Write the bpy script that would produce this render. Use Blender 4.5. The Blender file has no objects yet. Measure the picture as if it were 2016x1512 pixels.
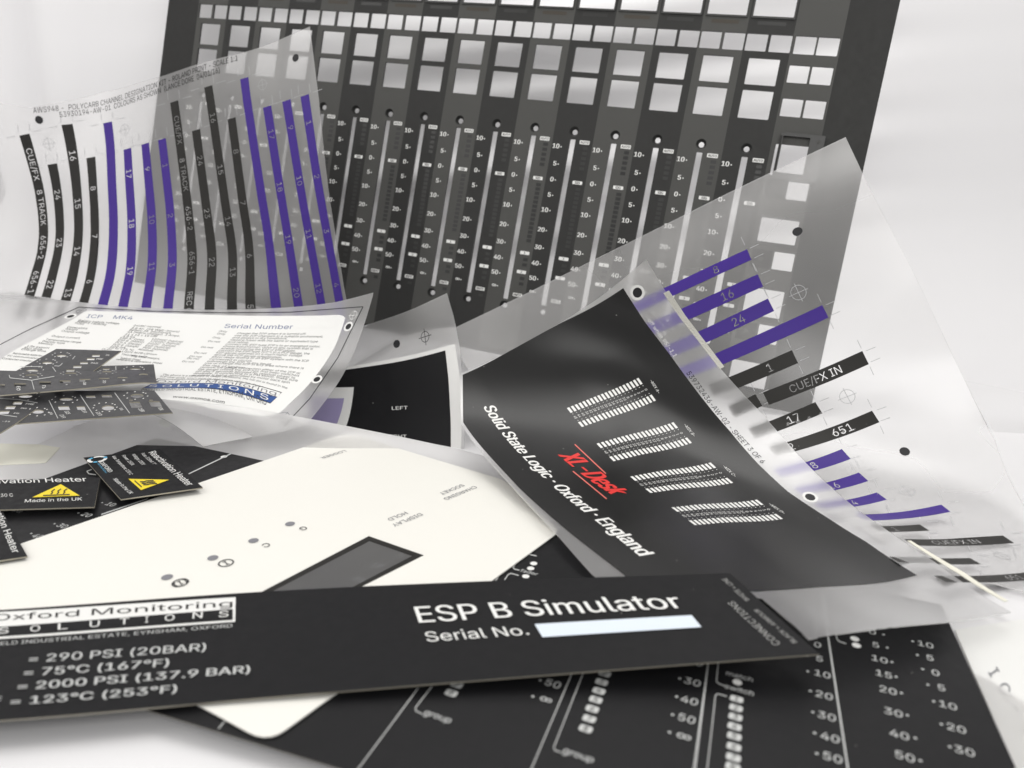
import bpy, bmesh, math, os
import numpy as np
from mathutils import Vector, Matrix
from mathutils.geometry import delaunay_2d_cdt

SC = bpy.context.scene
COL = SC.collection
R = math.radians

# ------------------------------------------------------------------ camera
F, CX, CY, H, PITCH = 1470., 1008., 756., .13, R(12.69)      # a phone held 13 cm above the table
FW = np.array([0, math.cos(PITCH), -math.sin(PITCH)]); RT = np.array([1., 0, 0])
UPV = np.array([0, math.sin(PITCH), math.cos(PITCH)]); CAM = np.array([0, 0, H])
cd = bpy.data.cameras.new('camera'); cam = bpy.data.objects.new('camera', cd); COL.objects.link(cam)
cam.location = (0, 0, H); cam.rotation_euler = (R(90) - PITCH, 0, 0)
cd.sensor_width = 36; cd.lens = F / 2016 * 36; cd.clip_start = .01; cd.clip_end = 20
cd.dof.use_dof = True; cd.dof.focus_distance = .37; cd.dof.aperture_fstop = 13
SC.camera = cam

# ------------------------------------------------------------------ world and lamps (white light tent)
w = bpy.data.worlds.new('World'); SC.world = w; w.use_nodes = True
bg = w.node_tree.nodes['Background']; bg.inputs[0].default_value = (1.0, .985, .968, 1); bg.inputs[1].default_value = .55
def area(name, loc, target, sx, sy, power, col=(1, 1, 1)):
    l = bpy.data.lights.new(name, 'AREA'); l.shape = 'RECTANGLE'; l.size = sx; l.size_y = sy; l.energy = power; l.color = col
    o = bpy.data.objects.new(name, l); COL.objects.link(o); o.location = loc
    o.rotation_euler = (Vector(target) - Vector(loc)).to_track_quat('-Z', 'Y').to_euler(); return o
area('softbox_above', (.15, .45, .95), (0, .42, 0), .7, .5, 4.6, (1, .985, .96))
area('softbox_left', (-.75, .10, .55), (0, .4, .05), .5, .6, 1.6, (1, .98, .95))
area('front_fill_light', (.10, -.75, .75), (0, .5, .08), .9, .5, 5.2, (1, .99, .97))  # added fill behind the camera, brightens upright white print
SC.view_settings.view_transform = 'Standard'; SC.view_settings.look = 'None'
SC.view_settings.exposure = 0; SC.view_settings.gamma = 1
cy = SC.cycles
cy.max_bounces = 16; cy.transparent_max_bounces = 24; cy.transmission_bounces = 12; cy.diffuse_bounces = 4; cy.glossy_bounces = 6
cy.use_denoising = True; cy.sample_clamp_indirect = 6; cy.caustics_refractive = True; cy.caustics_reflective = True

# ------------------------------------------------------------------ pixel / space helpers (photo is 2016 x 1512)
def ray(px, py): return FW + (px - CX) / F * RT - (py - CY) / F * UPV
def at(px, py, dep): return CAM + ray(px, py) * dep
def ground(px, py, z=0.):
    d = ray(px, py); return CAM + d * (z - H) / d[2]
PA, PX, PY = -.0063, -.017, .060
def pile(px, py, off=0.):
    """point on the gently rising top of the pile of flat sheets, off metres above it"""
    d = ray(px, py); t = (PA + off - H) / (d[2] - PX * d[0] - PY * d[1]); return CAM + d * t
def project(P):
    Q = P - CAM; z = Q @ FW
    return np.stack([CX + F * (Q @ RT) / z, CY - F * (Q @ UPV) / z], -1)

def crw(n, t):
    t = np.asarray(t, float) * (n - 1); i = np.clip(np.floor(t).astype(int), 0, n - 2); s = t - i
    ww = np.stack([(-s**3 + 2*s**2 - s) / 2, (3*s**3 - 5*s**2 + 2) / 2, (-3*s**3 + 4*s**2 + s) / 2, (s**3 - s**2) / 2], -1)
    M = np.zeros((len(t), n)); r = np.arange(len(t))
    for k in range(4):
        j = i + k - 1; lo = j < 0; hi = j > n - 1; mid = ~(lo | hi)
        np.add.at(M, (r[mid], j[mid]), ww[mid, k])
        M[lo, 0] += 2 * ww[lo, k]; M[lo, 1] -= ww[lo, k]
        M[hi, n-1] += 2 * ww[hi, k]; M[hi, n-2] -= ww[hi, k]
    return M

LAT = 44
class Net:
    """a bent sheet: a cubic surface through a small grid of points, u across, v along"""
    def __init__(s, N):
        s.N = N; s.nu, s.nv = N.shape[:2]
        s.W = float(np.mean(np.linalg.norm(np.diff(N, axis=0), axis=2).sum(0)))
        s.Hh = float(np.mean(np.linalg.norm(np.diff(N, axis=1), axis=2).sum(1)))
        g = np.linspace(-.08, 1.08, 40); a, b = np.meshgrid(g, g, indexing='ij'); s.gu, s.gv = a.ravel(), b.ravel()
        s.gp = project(s.at(s.gu, s.gv)); s.sign = 1.
        P, n = s.at([.5], [.5])[0], s.nrm([.5], [.5])[0]
        if n @ (CAM - P) < 0: s.sign = -1.
        s.org = s.at([.5], [1.])[0]
    def at(s, u, v):
        tot = np.zeros((len(u), 3)); A = crw(s.nu, np.clip(u, -.6, 1.6)); B = crw(s.nv, np.clip(v, -.6, 1.6))
        return np.einsum('ki,kj,ijc->kc', A, B, s.N)
    def nrm(s, u, v):
        u = np.asarray(u, float); v = np.asarray(v, float); e = 1e-3
        n = np.cross(s.at(u + e, v) - s.at(u - e, v), s.at(u, v + e) - s.at(u, v - e))
        return s.sign * n / np.linalg.norm(n, axis=1)[:, None]
    def inv(s, px, py):
        k = np.argmin((s.gp[:, 0] - px)**2 + (s.gp[:, 1] - py)**2); u, v = s.gu[k], s.gv[k]; e = 1e-4
        for _ in range(12):
            p = project(s.at([u, u + e, u], [v, v, v + e])); r = np.array([px, py]) - p[0]
            J = np.array([(p[1] - p[0]) / e, (p[2] - p[0]) / e]).T
            try: d = np.linalg.solve(J, r)
            except np.linalg.LinAlgError: break
            m = np.abs(d).max()
            if m > .15: d *= .15 / m
            u += d[0]; v += d[1]
            if np.abs(r).max() < .02: break
        return (float(u), float(v))
    def metric(s): return (s.W, s.Hh)
class Flat:
    """a flat rigid sheet through three points"""
    def __init__(s, O, X, Y):
        O, X, Y = map(np.array, (O, X, Y)); s.org = O
        s.ex = (X - O) / np.linalg.norm(X - O); n = np.cross(s.ex, Y - O); n /= np.linalg.norm(n); s.ey = np.cross(n, s.ex)
        s.n = n if n @ (CAM - O) > 0 else -n
    def at(s, u, v): return s.org + np.outer(u, s.ex) + np.outer(v, s.ey)
    def nrm(s, u, v): return np.tile(s.n, (len(u), 1))
    def inv(s, px, py):
        d = ray(px, py); t = ((s.org - CAM) @ s.n) / (d @ s.n); P = CAM + d * t - s.org
        return (float(P @ s.ex), float(P @ s.ey))
    def metric(s): return (1., 1.)
def pixnet(rows):
    """rows of (px, py, depth) ; rows run along v, entries along u"""
    A = np.array([[at(*p) for p in r] for r in rows]); return Net(A.transpose(1, 0, 2))

# ------------------------------------------------------------------ outline filling
def loop_edges(pts, close=True, off=0):
    n = len(pts); return [(off + i, off + (i + 1) % n) for i in range(n if close else n - 1)]
def densify(pts, step):
    out = []
    for a, b in zip(pts, pts[1:] + pts[:1]):
        n = max(1, int(math.ceil(math.hypot(b[0] - a[0], b[1] - a[1]) / step)))
        out += [(a[0] + (b[0] - a[0]) * k / n, a[1] + (b[1] - a[1]) * k / n) for k in range(n)]
    return out
def fill(V, E, grid=None, wind=False):
    """even-odd filled triangulation of edges E over points V (+ free grid points)"""
    V = np.array(V, float); mn = V.min(0); S = 1. / max((V.max(0) - mn).max(), 1e-9)
    VV = [Vector(((p[0] - mn[0]) * S, (p[1] - mn[1]) * S)) for p in V]
    if grid is not None: VV += [Vector(((p[0] - mn[0]) * S, (p[1] - mn[1]) * S)) for p in grid]
    ov, oe, of, _, _, _ = delaunay_2d_cdt(VV, E, [], 0, 1e-7)
    ov = np.array([(p.x, p.y) for p in ov]); tri = []
    for f in of:
        for k in range(1, len(f) - 1): tri.append((f[0], f[k], f[k+1]))
    tri = np.array(tri); c = ov[tri].mean(1)
    A = (V[[e[0] for e in E]] - mn) * S; B = (V[[e[1] for e in E]] - mn) * S
    ins = np.zeros(len(c), int)
    for i0 in range(0, len(c), 2000):
        y = c[i0:i0+2000, 1][:, None]; x = c[i0:i0+2000, 0][:, None]
        cr = (A[:, 1] > y) != (B[:, 1] > y)
        den = np.where(B[:, 1] - A[:, 1] == 0, 1e-12, B[:, 1] - A[:, 1])
        xi = A[:, 0] + (y - A[:, 1]) / den * (B[:, 0] - A[:, 0])
        hit = cr & (x < xi); ins[i0:i0+2000] = np.where(hit, np.where(B[:, 1] > A[:, 1], 1, -1), 0).sum(1) if wind else hit.sum(1)
    tri = tri[ins != 0] if wind else tri[ins % 2 == 1]
    used = np.unique(tri); re = -np.ones(len(ov), int); re[used] = np.arange(len(used))
    return ov[used] / S + mn, re[tri]

def mesh_from(name, P, tris, mats, parent=None, midx=None, smooth=True, nrm=None):
    me = bpy.data.meshes.new(name); me.from_pydata([tuple(p) for p in P], [], [tuple(int(i) for i in t) for t in tris])
    for m in (mats if isinstance(mats, (list, tuple)) else [mats]): me.materials.append(m)
    if midx is not None: me.polygons.foreach_set('material_index', np.array(midx, dtype=np.int32))
    me.polygons.foreach_set('use_smooth', [bool(smooth)] * len(me.polygons)); me.update()
    if nrm is not None and smooth: me.normals_split_custom_set_from_vertices([tuple(q) for q in nrm])
    o = bpy.data.objects.new(name, me); COL.objects.link(o)
    if parent is not None: o.parent = parent; o.matrix_parent_inverse = Matrix.Translation(-parent.location)
    return o
def orient(P, tris, N):
    """make triangle winding follow the wanted normals"""
    if not len(tris): return tris
    n = np.cross(P[tris[:, 1]] - P[tris[:, 0]], P[tris[:, 2]] - P[tris[:, 0]])
    flip = (n * N[tris[:, 0]]).sum(1) < 0; t = tris.copy(); t[flip] = t[flip][:, ::-1]; return t

def lay(S, V, E, name, mat, parent, off=0., thick=0., edge=None, grid=0, bottom=True, smooth=True, kind=None):
    """fill outline (uv) and lay it on surface S; thick > 0 gives it side walls and a back"""
    g = None
    if isinstance(S, Net):       # every layer of a bent sheet shares one lattice so that the layers follow each other
        V_ = np.array(V); a0, b0 = V_.min(0); a1, b1 = V_.max(0); q = 1. / LAT
        g = [(i * q, j * q) for i in range(int(math.ceil(a0 / q)), int(a1 / q) + 1) for j in range(int(math.ceil(b0 / q)), int(b1 / q) + 1)] or None
    uv, tri = fill(V, E, g)
    P0 = S.at(uv[:, 0], uv[:, 1]); Nn = S.nrm(uv[:, 0], uv[:, 1]); P = P0 + Nn * off
    tri = orient(P, tri, Nn)
    if thick <= 0: return mesh_from(name, P, tri, mat, parent, smooth=smooth, nrm=Nn if isinstance(S, Net) else None)
    Q = P - Nn * thick; n = len(P)
    ed = {}
    for t in tri:
        for a, b in ((t[0], t[1]), (t[1], t[2]), (t[2], t[0])): ed[(a, b)] = 1
    rim = [(a, b) for (a, b) in ed if (b, a) not in ed]
    verts = list(P); faces = [tuple(t) for t in tri]; mi = [0] * len(tri)
    base = len(verts)
    # separate rim verts so that shading stays crisp
    idx = {}
    for a, b in rim:
        for q in (a, b):
            if q not in idx: idx[q] = len(verts); verts.append(P[q]); verts.append(Q[q])
    for a, b in rim: faces.append((idx[b], idx[a], idx[a] + 1, idx[b] + 1)); mi.append(1)
    if bottom:
        b0 = len(verts); verts += list(Q); faces += [tuple(b0 + i for i in t[::-1]) for t in tri]; mi += [0] * len(tri)
    nn = np.zeros((len(verts), 3)); nn[:n] = Nn
    if bottom: nn[b0:] = -Nn
    return mesh_from(name, verts, faces, [mat, edge or mat], parent, mi, smooth, nn if isinstance(S, Net) else None)

# ------------------------------------------------------------------ lettering
FONT = None
try:
    _p = os.path.join(bpy.utils.resource_path('LOCAL'), 'datafiles', 'fonts', 'Inter.woff2')     # Blender's own interface font
    if os.path.exists(_p): FONT = bpy.data.fonts.load(_p)
except Exception: FONT = None
_tc = {}
def glyphs(s, bold=0., shear=0., space=1., wide=1.):
    key = (s, shear, space)
    if key in _tc: return _tc[key]
    c = bpy.data.curves.new('lettering', 'FONT'); c.body = s; c.resolution_u = 3; c.dimensions = '2D'; c.fill_mode = 'NONE'; c.shear = shear; c.space_character = space
    if FONT: c.font = FONT
    o = bpy.data.objects.new('lettering', c); COL.objects.link(o)
    dg = bpy.context.evaluated_depsgraph_get(); dg.update(); me = o.evaluated_get(dg).to_mesh()
    V = np.array([v.co[:2] for v in me.vertices]); E = [tuple(e.vertices) for e in me.edges]
    o.evaluated_get(dg).to_mesh_clear(); bpy.data.objects.remove(o); bpy.data.curves.remove(c)
    V, T = fill(V, E, None, True)
    n = {}
    for t in T:
        for p, q in ((t[0], t[1]), (t[1], t[2]), (t[2], t[0])): n[(min(p, q), max(p, q))] = n.get((min(p, q), max(p, q)), 0) + 1
    E = [k for k, c_ in n.items() if c_ == 1]
    _tc[key] = (V, np.array(T), E); return _tc[key]
def infinity():
    V, T, E = glyphs('8'); m = V.mean(0); 
    W_ = np.stack([(V[:, 1] - m[1]) * 1.25, (V[:, 0] - m[0]) * 1.0], -1); W_ -= W_.min(0); W_[:, 1] += .06
    _tc[('∞', 0., 1.)] = (W_, T[:, ::-1], E)
infinity()
CAP = float(glyphs('H')[0][:, 1].max())
def text_uv(S, s, p0, p1, up, bold=0., shear=0., space=1.):
    """p0, p1: photo pixels of the ends of the baseline; up: pixel offset of the cap line"""
    V, T, E = glyphs(s, bold, shear, space)
    a = np.array(S.inv(*p0)); b = np.array(S.inv(*p1)); c = np.array(S.inv(p0[0] + up[0], p0[1] + up[1]))
    x0, x1 = V[:, 0].min(), V[:, 0].max()
    return [a + np.outer((W_[:, 0] - x0) / (x1 - x0), b - a) + np.outer(W_[:, 1] / CAP, c - a) for W_ in heavier(V, bold)], T, E
def heavier(V, bold):
    """strokes thickened by laying the same letters again a hair to each side"""
    d = bold * CAP * .5; return [V] if bold <= 0 else [V, V + (d, 0), V - (d, 0)]
def put(S, UV, T, name, mat, parent, off):
    off = np.asarray(off, float).reshape(-1, 1) if np.ndim(off) else off
    P = S.at(UV[:, 0], UV[:, 1]); Nn = S.nrm(UV[:, 0], UV[:, 1]); P = P + Nn * off
    return mesh_from(name, P, orient(P, T, Nn), mat, parent, smooth=isinstance(S, Net), nrm=Nn if isinstance(S, Net) else None)
def text(S, items, mat, parent, off=.0002, name='lettering'):
    """one printed block: items = (string, p0, p1, up[, bold[, shear[, space]]])"""
    A, B, O, k = [], [], [], 0
    for it in items:
        L_, T, _ = text_uv(S, *it)
        for j, UV in enumerate(L_): A.append(UV); B.append(T + k); O += [off + j * 2e-5] * len(UV); k += len(UV)
    return put(S, np.concatenate(A), np.concatenate(B), name, mat, parent, O)
def text_mid(S, items, mat, parent, off=.0002, name='lettering', ax=None, bold=.0, shear=0.):
    """items = (string, centre pixel, cap height m); ax = (baseline dir, up dir) in uv"""
    ex, ey = map(np.array, ax); A, B, O, k = [], [], [], 0
    for s, p, h in items:
        V, T, _ = glyphs(s, bold, shear); c = np.array(S.inv(*p)); m = (V.max(0) + V.min(0)) / 2
        for j, W_ in enumerate(heavier(V, bold)):
            UV = c + np.outer((W_[:, 0] - m[0]) * h / CAP, ex) + np.outer((W_[:, 1] - m[1]) * h / CAP, ey)
            A.append(UV); B.append(T + k); O += [off + j * 2e-5] * len(UV); k += len(UV)
    return put(S, np.concatenate(A), np.concatenate(B), name, mat, parent, O)

def poly(S, px, name, mat, parent, off=.0001, holes=(), step=None, grid=0, thick=0., edge=None, bottom=True, knock=(), uvpts=None):
    """px: list of photo pixels (straight edges on the sheet between them)"""
    uv = uvpts if uvpts is not None else [S.inv(*p) for p in px]
    m = max(abs(uv[i][k] - uv[0][k]) for i in range(len(uv)) for k in (0, 1))
    if step is None: step = min(m / 12, 1. / LAT) if isinstance(S, Net) else 1e9
    uv = densify(uv, step); V = list(uv); E = loop_edges(uv)
    for h in holes: E += loop_edges(h, True, len(V)); V += list(h)
    for UV, Ed in knock: E += [(a + len(V), b + len(V)) for a, b in Ed]; V += [tuple(q) for q in UV]
    return lay(S, V, E, name, mat, parent, off, thick, edge, grid, bottom)
def disc_uv(S, px, r, n=24, pix=True, uv=None):
    """circle of radius r px (measured across the picture) on the sheet"""
    u, v = uv if uv else S.inv(*px); P = S.at([u], [v])[0]
    if pix: r = r * float((P - CAM) @ FW) / F
    W, Hh = S.metric(); return [(u + r * math.cos(2 * math.pi * k / n) / W, v + r * math.sin(2 * math.pi * k / n) / Hh) for k in range(n)]
def disc(S, px, r, name, mat, parent, off=.0001, r_in=0., n=24):
    V = disc_uv(S, px, r, n); E = loop_edges(V)
    if r_in: h = disc_uv(S, px, r_in, n); E += loop_edges(h, True, len(V)); V = V + h
    return lay(S, V, E, name, mat, parent, off)
def line_uv(S, pts, wpx):
    """closed ribbon around a px polyline -> list of quads (uv)"""
    out = []
    for a, b in zip(pts[:-1], pts[1:]):
        d = np.array(b, float) - a; L = np.linalg.norm(d)
        if L < 1e-6: continue
        n = np.array([-d[1], d[0]]) / L * wpx / 2; k = max(1, int(L / 25)) if isinstance(S, Net) else 1
        for i in range(k):
            p = np.array(a) + d * i / k; q = np.array(a) + d * (i + 1) / k
            out.append([S.inv(*(p + n)), S.inv(*(q + n)), S.inv(*(q - n)), S.inv(*(p - n))])
    return out
def quads(S, Q, name, mat, parent, off):
    UV = np.array([p for q in Q for p in q]); T = np.array([t for i in range(len(Q)) for t in ((4*i, 4*i+1, 4*i+2), (4*i, 4*i+2, 4*i+3))])
    return put(S, UV, T, name, mat, parent, off)
def lines(S, polys, wpx, name, mat, parent, off=.00015): return quads(S, [q for p in polys for q in line_uv(S, p, wpx)], name, mat, parent, off)
def marks(S, tpx, r, mat, parent, wpx=1.3, ext=1.35, name='register_mark', off=.00015):
    """crossed circle printed on the sheet"""
    W, Hh = S.metric(); u, v = S.inv(*tpx); P = S.at([u], [v])[0]; rm = r * float((P - CAM) @ FW) / F; wm = wpx * float((P - CAM) @ FW) / F / 2
    Q = []; n = 28
    f = lambda a, q: (u + q * math.cos(a) / W, v + q * math.sin(a) / Hh)
    for k in range(n):
        a, b = 2 * math.pi * k / n, 2 * math.pi * (k + 1) / n
        Q.append([f(a, rm - wm), f(b, rm - wm), f(b, rm + wm), f(a, rm + wm)])
    g = lambda x, y: (u + x / W, v + y / Hh); e = rm * ext
    Q.append([g(-e, -wm), g(e, -wm), g(e, wm), g(-e, wm)]); Q.append([g(-wm, -e), g(-wm, e), g(wm, e), g(wm, -e)])
    return quads(S, Q, name, mat, parent, off)

# ------------------------------------------------------------------ scene bookkeeping
def tag(o, label=None, cat=None, group=None, kind=None):
    if label: o['label'] = label
    if cat: o['category'] = cat
    if group: o['group'] = group
    if kind: o['kind'] = kind
    return o
def thing(name, loc, label, cat, group=None):
    o = bpy.data.objects.new(name, None); COL.objects.link(o); o.empty_display_size = .01
    o.location = tuple(float(q) for q in loc); return tag(o, label, cat, group)

# ------------------------------------------------------------------ materials
def mat(name, col, rough=.5, spec=.5, bump=0., bscale=400., vary=0., metal=0., coat=0., dust=0.):
    m = bpy.data.materials.new(name); m.use_nodes = True; nt = m.node_tree; b = nt.nodes['Principled BSDF']
    b.inputs['Base Color'].default_value = (*col, 1); b.inputs['Roughness'].default_value = rough
    b.inputs['Specular IOR Level'].default_value = spec; b.inputs['Metallic'].default_value = metal
    if coat: b.inputs['Coat Weight'].default_value = coat; b.inputs['Coat Roughness'].default_value = .12
    tc = nt.nodes.new('ShaderNodeTexCoord')
    if vary:
        n = nt.nodes.new('ShaderNodeTexNoise'); n.inputs['Scale'].default_value = bscale * .12; n.inputs['Detail'].default_value = 6
        mp = nt.nodes.new('ShaderNodeMapRange'); mp.inputs[1].default_value = .3; mp.inputs[2].default_value = .7
        mp.inputs[3].default_value = rough - vary; mp.inputs[4].default_value = rough + vary
        nt.links.new(tc.outputs['Object'], n.inputs['Vector']); nt.links.new(n.outputs['Fac'], mp.inputs[0]); nt.links.new(mp.outputs[0], b.inputs['Roughness'])
    if dust:                                      # sparse dust specks and faint hairs
        vo = nt.nodes.new('ShaderNodeTexVoronoi'); vo.inputs['Scale'].default_value = 210
        lt = nt.nodes.new('ShaderNodeMath'); lt.operation = 'LESS_THAN'
        sx = nt.nodes.new('ShaderNodeSeparateColor'); pw = nt.nodes.new('ShaderNodeMath'); pw.operation = 'POWER'; pw.inputs[1].default_value = 9
        ml = nt.nodes.new('ShaderNodeMath'); ml.operation = 'MULTIPLY'; ml.inputs[1].default_value = .085
        nt.links.new(tc.outputs['Object'], vo.inputs['Vector']); nt.links.new(vo.outputs['Color'], sx.inputs[0]); nt.links.new(sx.outputs[0], pw.inputs[0]); nt.links.new(pw.outputs[0], ml.inputs[0])
        nt.links.new(vo.outputs['Distance'], lt.inputs[0]); nt.links.new(ml.outputs[0], lt.inputs[1])
        mm = nt.nodes.new('ShaderNodeMath'); mm.operation = 'MULTIPLY'; mm.inputs[1].default_value = dust; nt.links.new(lt.outputs[0], mm.inputs[0])
        mx = nt.nodes.new('ShaderNodeMix'); mx.data_type = 'RGBA'; mx.inputs[6].default_value = (*col, 1); mx.inputs[7].default_value = (.45, .44, .42, 1)
        nt.links.new(mm.outputs[0], mx.inputs[0]); nt.links.new(mx.outputs[2], b.inputs['Base Color'])
    if bump:
        n = nt.nodes.new('ShaderNodeTexNoise'); n.inputs['Scale'].default_value = bscale; n.inputs['Detail'].default_value = 3
        bp = nt.nodes.new('ShaderNodeBump'); bp.inputs['Strength'].default_value = bump; bp.inputs['Distance'].default_value = .0005
        nt.links.new(tc.outputs['Object'], n.inputs['Vector']); nt.links.new(n.outputs['Fac'], bp.inputs['Height']); nt.links.new(bp.outputs[0], b.inputs['Normal'])
    return m
def film_mat(name, haze=.16, tint=(1, 1, 1), rough=.8, ior=1.06, sharp=.35, gloss=.05, grough=.25):
    """frosted polycarbonate: part clear, part scattering, a little milky, with a soft sheen"""
    m = bpy.data.materials.new(name); m.use_nodes = True; nt = m.node_tree; nt.nodes.clear(); N = nt.nodes.new; L = nt.links.new
    out = N('ShaderNodeOutputMaterial'); tr = N('ShaderNodeBsdfTransparent'); rf = N('ShaderNodeBsdfRefraction')
    tr.inputs[0].default_value = (*tint, 1); rf.inputs['Color'].default_value = (*tint, 1); rf.inputs['Roughness'].default_value = rough; rf.inputs['IOR'].default_value = ior
    m1 = N('ShaderNodeMixShader'); m1.inputs[0].default_value = 1 - sharp; L(tr.outputs[0], m1.inputs[1]); L(rf.outputs[0], m1.inputs[2])
    df = N('ShaderNodeBsdfDiffuse'); df.inputs[0].default_value = (.9, .89, .88, 1); tl = N('ShaderNodeBsdfTranslucent'); tl.inputs[0].default_value = (.9, .89, .88, 1)
    m2 = N('ShaderNodeMixShader'); m2.inputs[0].default_value = .35; L(df.outputs[0], m2.inputs[1]); L(tl.outputs[0], m2.inputs[2])
    m3 = N('ShaderNodeMixShader'); L(m1.outputs[0], m3.inputs[1]); L(m2.outputs[0], m3.inputs[2])
    lw = N('ShaderNodeLayerWeight'); lw.inputs['Blend'].default_value = .35     # the milky scatter thickens at a slant
    mr = N('ShaderNodeMapRange'); mr.inputs[3].default_value = haze; mr.inputs[4].default_value = min(haze * 2.6, .8)
    L(lw.outputs['Facing'], mr.inputs[0]); tcs = N('ShaderNodeTexCoord'); ns = N('ShaderNodeTexNoise'); ns.inputs['Scale'].default_value = 22; ns.inputs['Detail'].default_value = 0
    rs = N('ShaderNodeMapRange'); rs.inputs[1].default_value = .35; rs.inputs[2].default_value = .7; rs.inputs[3].default_value = .92; rs.inputs[4].default_value = 1.10     # handling smears
    ms = N('ShaderNodeMath'); ms.operation = 'MULTIPLY'; L(tcs.outputs['Object'], ns.inputs['Vector']); L(ns.outputs['Fac'], rs.inputs[0]); L(rs.outputs[0], ms.inputs[0]); L(mr.outputs[0], ms.inputs[1]); L(ms.outputs[0], m3.inputs[0])
    gl = N('ShaderNodeBsdfGlossy'); gl.inputs['Roughness'].default_value = grough
    fr = N('ShaderNodeFresnel'); fr.inputs['IOR'].default_value = 1.45; mu = N('ShaderNodeMath'); mu.operation = 'MULTIPLY'; mu.inputs[1].default_value = gloss / .04
    mu.use_clamp = True; L(fr.outputs[0], mu.inputs[0])
    m4 = N('ShaderNodeMixShader'); L(mu.outputs[0], m4.inputs[0]); L(m3.outputs[0], m4.inputs[1]); L(gl.outputs[0], m4.inputs[2])
    L(m4.outputs[0], out.inputs[0]); return m
M = dict(
    table=mat('white_table_surface', (.80, .79, .795), .65, .2, .04, 700),
    fabric=mat('white_tent_fabric', (.795, .79, .80), .65, .2, .06, 700),
    black=mat('black_polycarbonate_print', (.011, .011, .012), .42, .18, .10, 2500, .05, dust=.5),
    blackm=mat('black_matte_print', (.011, .011, .012), .5, .15, .10, 2500, .05, dust=.5),
    satin=mat('black_satin_print', (.012, .012, .012), .27, .34, .02, 2500, dust=.45),
    grey=mat('dark_grey_print', (.070, .070, .066), .55, .25, .12, 2000, .05),
    dark=mat('charcoal_print', (.025, .025, .024), .55, .3, .12, 2000, .05),
    band=mat('black_side_band', (.018, .018, .017), .5, .3, .1, 2000, .05, dust=.4),
    led=mat('smoked_lamp_window', (.016, .016, .016), .3, .5),
    ledd=mat('smoked_lamp_window_dim', (.021, .021, .020), .35, .5),
    ink=mat('white_ink', (.80, .80, .78), .5, .3),
    inkd=mat('off_white_ink', (.55, .56, .55), .5, .3),
    bink=mat('black_ink', (.02, .02, .022), .5, .3),
    gink=mat('grey_ink', (.22, .22, .24), .5, .3),
    fink=mat('faint_grey_ink', (.42, .42, .43), .5, .3),
    purple=mat('purple_ink', (.047, .019, .22), .42, .25, .05, 2000),
    lav=mat('pale_purple_ink_and_reflection', (.35, .31, .52), .5, .3),
    strip=mat('charcoal_ink', (.021, .020, .018), .45, .2, .05, 2000),
    red=mat('red_ink', (.72, .035, .03), .45, .4),
    pink=mat('thin_red_ink', (.70, .16, .13), .45, .4),
    blue=mat('blue_ink', (.02, .075, .27), .45, .4),
    lblue=mat('light_blue_ink', (.10, .42, .66), .45, .4),
    yellow=mat('yellow_ink', (.85, .66, .02), .45, .4),
    cream=mat('cream_print', (.83, .818, .765), .45, .4, .04, 2000, .05),
    white=mat('white_print', (.80, .80, .78), .45, .4, .04, 2000, .05),
    bluewhite=mat('blue_white_panel', (.70, .77, .86), .45, .4),
    board=mat('dark_grey_board', (.055, .055, .058), .45, .45, .12, 2500, .06),
    edge=mat('raw_polycarbonate_edge', (.42, .39, .31), .4, .5),
    edged=mat('dark_sheet_edge', (.10, .09, .075), .4, .5),
    edgew=mat('white_sheet_edge', (.75, .74, .70), .4, .5),
    bronze=mat('faint_brown_bar', (.050, .042, .032), .5, .4),
    note=mat('pale_yellow_note', (.80, .788, .69), .6, .3),
    tape=mat('cream_tape', (.80, .785, .68), .5, .3, .2, 1500),
    glue=mat('silvery_adhesive', (.55, .54, .49), .35, .5, .9, 1500, .1),
    frame=mat('bezel_black', (.035, .035, .034), .4, .5, .05, 2000),
    film=film_mat('frosted_film', .18, rough=.8, ior=1.03, sharp=.8, gloss=.07),
    filmx=film_mat('clear_film', .18, rough=.7, ior=1.02, sharp=.93, gloss=.07),
    filmi=film_mat('scattering_film', .20, rough=.9, ior=1.08, sharp=.10, gloss=.06),
    filmh=film_mat('milky_film', .42, rough=.9, ior=1.08, sharp=.15),
    filmc=film_mat('clear_glossy_margin', .12, rough=.7, ior=1.08, sharp=.25, gloss=.13, grough=.28),
    rim=film_mat('film_cut_edge', .78, sharp=.5, gloss=.3),
    faint=film_mat('thin_clear_film', .05, sharp=.9, gloss=.03),
    plate_edge=mat('plaque_cut_edge', (.22, .205, .17), .4, .4),
    smoke=film_mat('smoked_window', .10, tint=(.62, .63, .66), rough=.6, ior=1.05, sharp=.45),
)
AWS_NET = (6,6,[-3673,6030,2167,-3628,6043,1811,-3577,6002,1459,-3538,5889,1121,-3522,5690,832,-3505,5454,568,-3185,6099,2217,-3134,6032,1876,-3096,5926,1541,-3060,5809,1202,-3032,5649,887,-3016,5427,616,-2718,5991,2317,-2669,5910,1975,-2623,5823,1632,-2579,5730,1287,-2544,5603,959,-2520,5415,660,-2258,5836,2417,-2206,5765,2074,-2158,5692,1729,-2110,5617,1384,-2058,5533,1042,-2035,5383,720,-1791,5691,2494,-1751,5603,2164,-1701,5532,1827,-1650,5464,1487,-1597,5398,1146,-1545,5322,802,-1334,5531,2617,-1292,5442,2266,-1250,5353,1924,-1206,5270,1585,-1154,5201,1244,-1101,5145,898])
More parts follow.
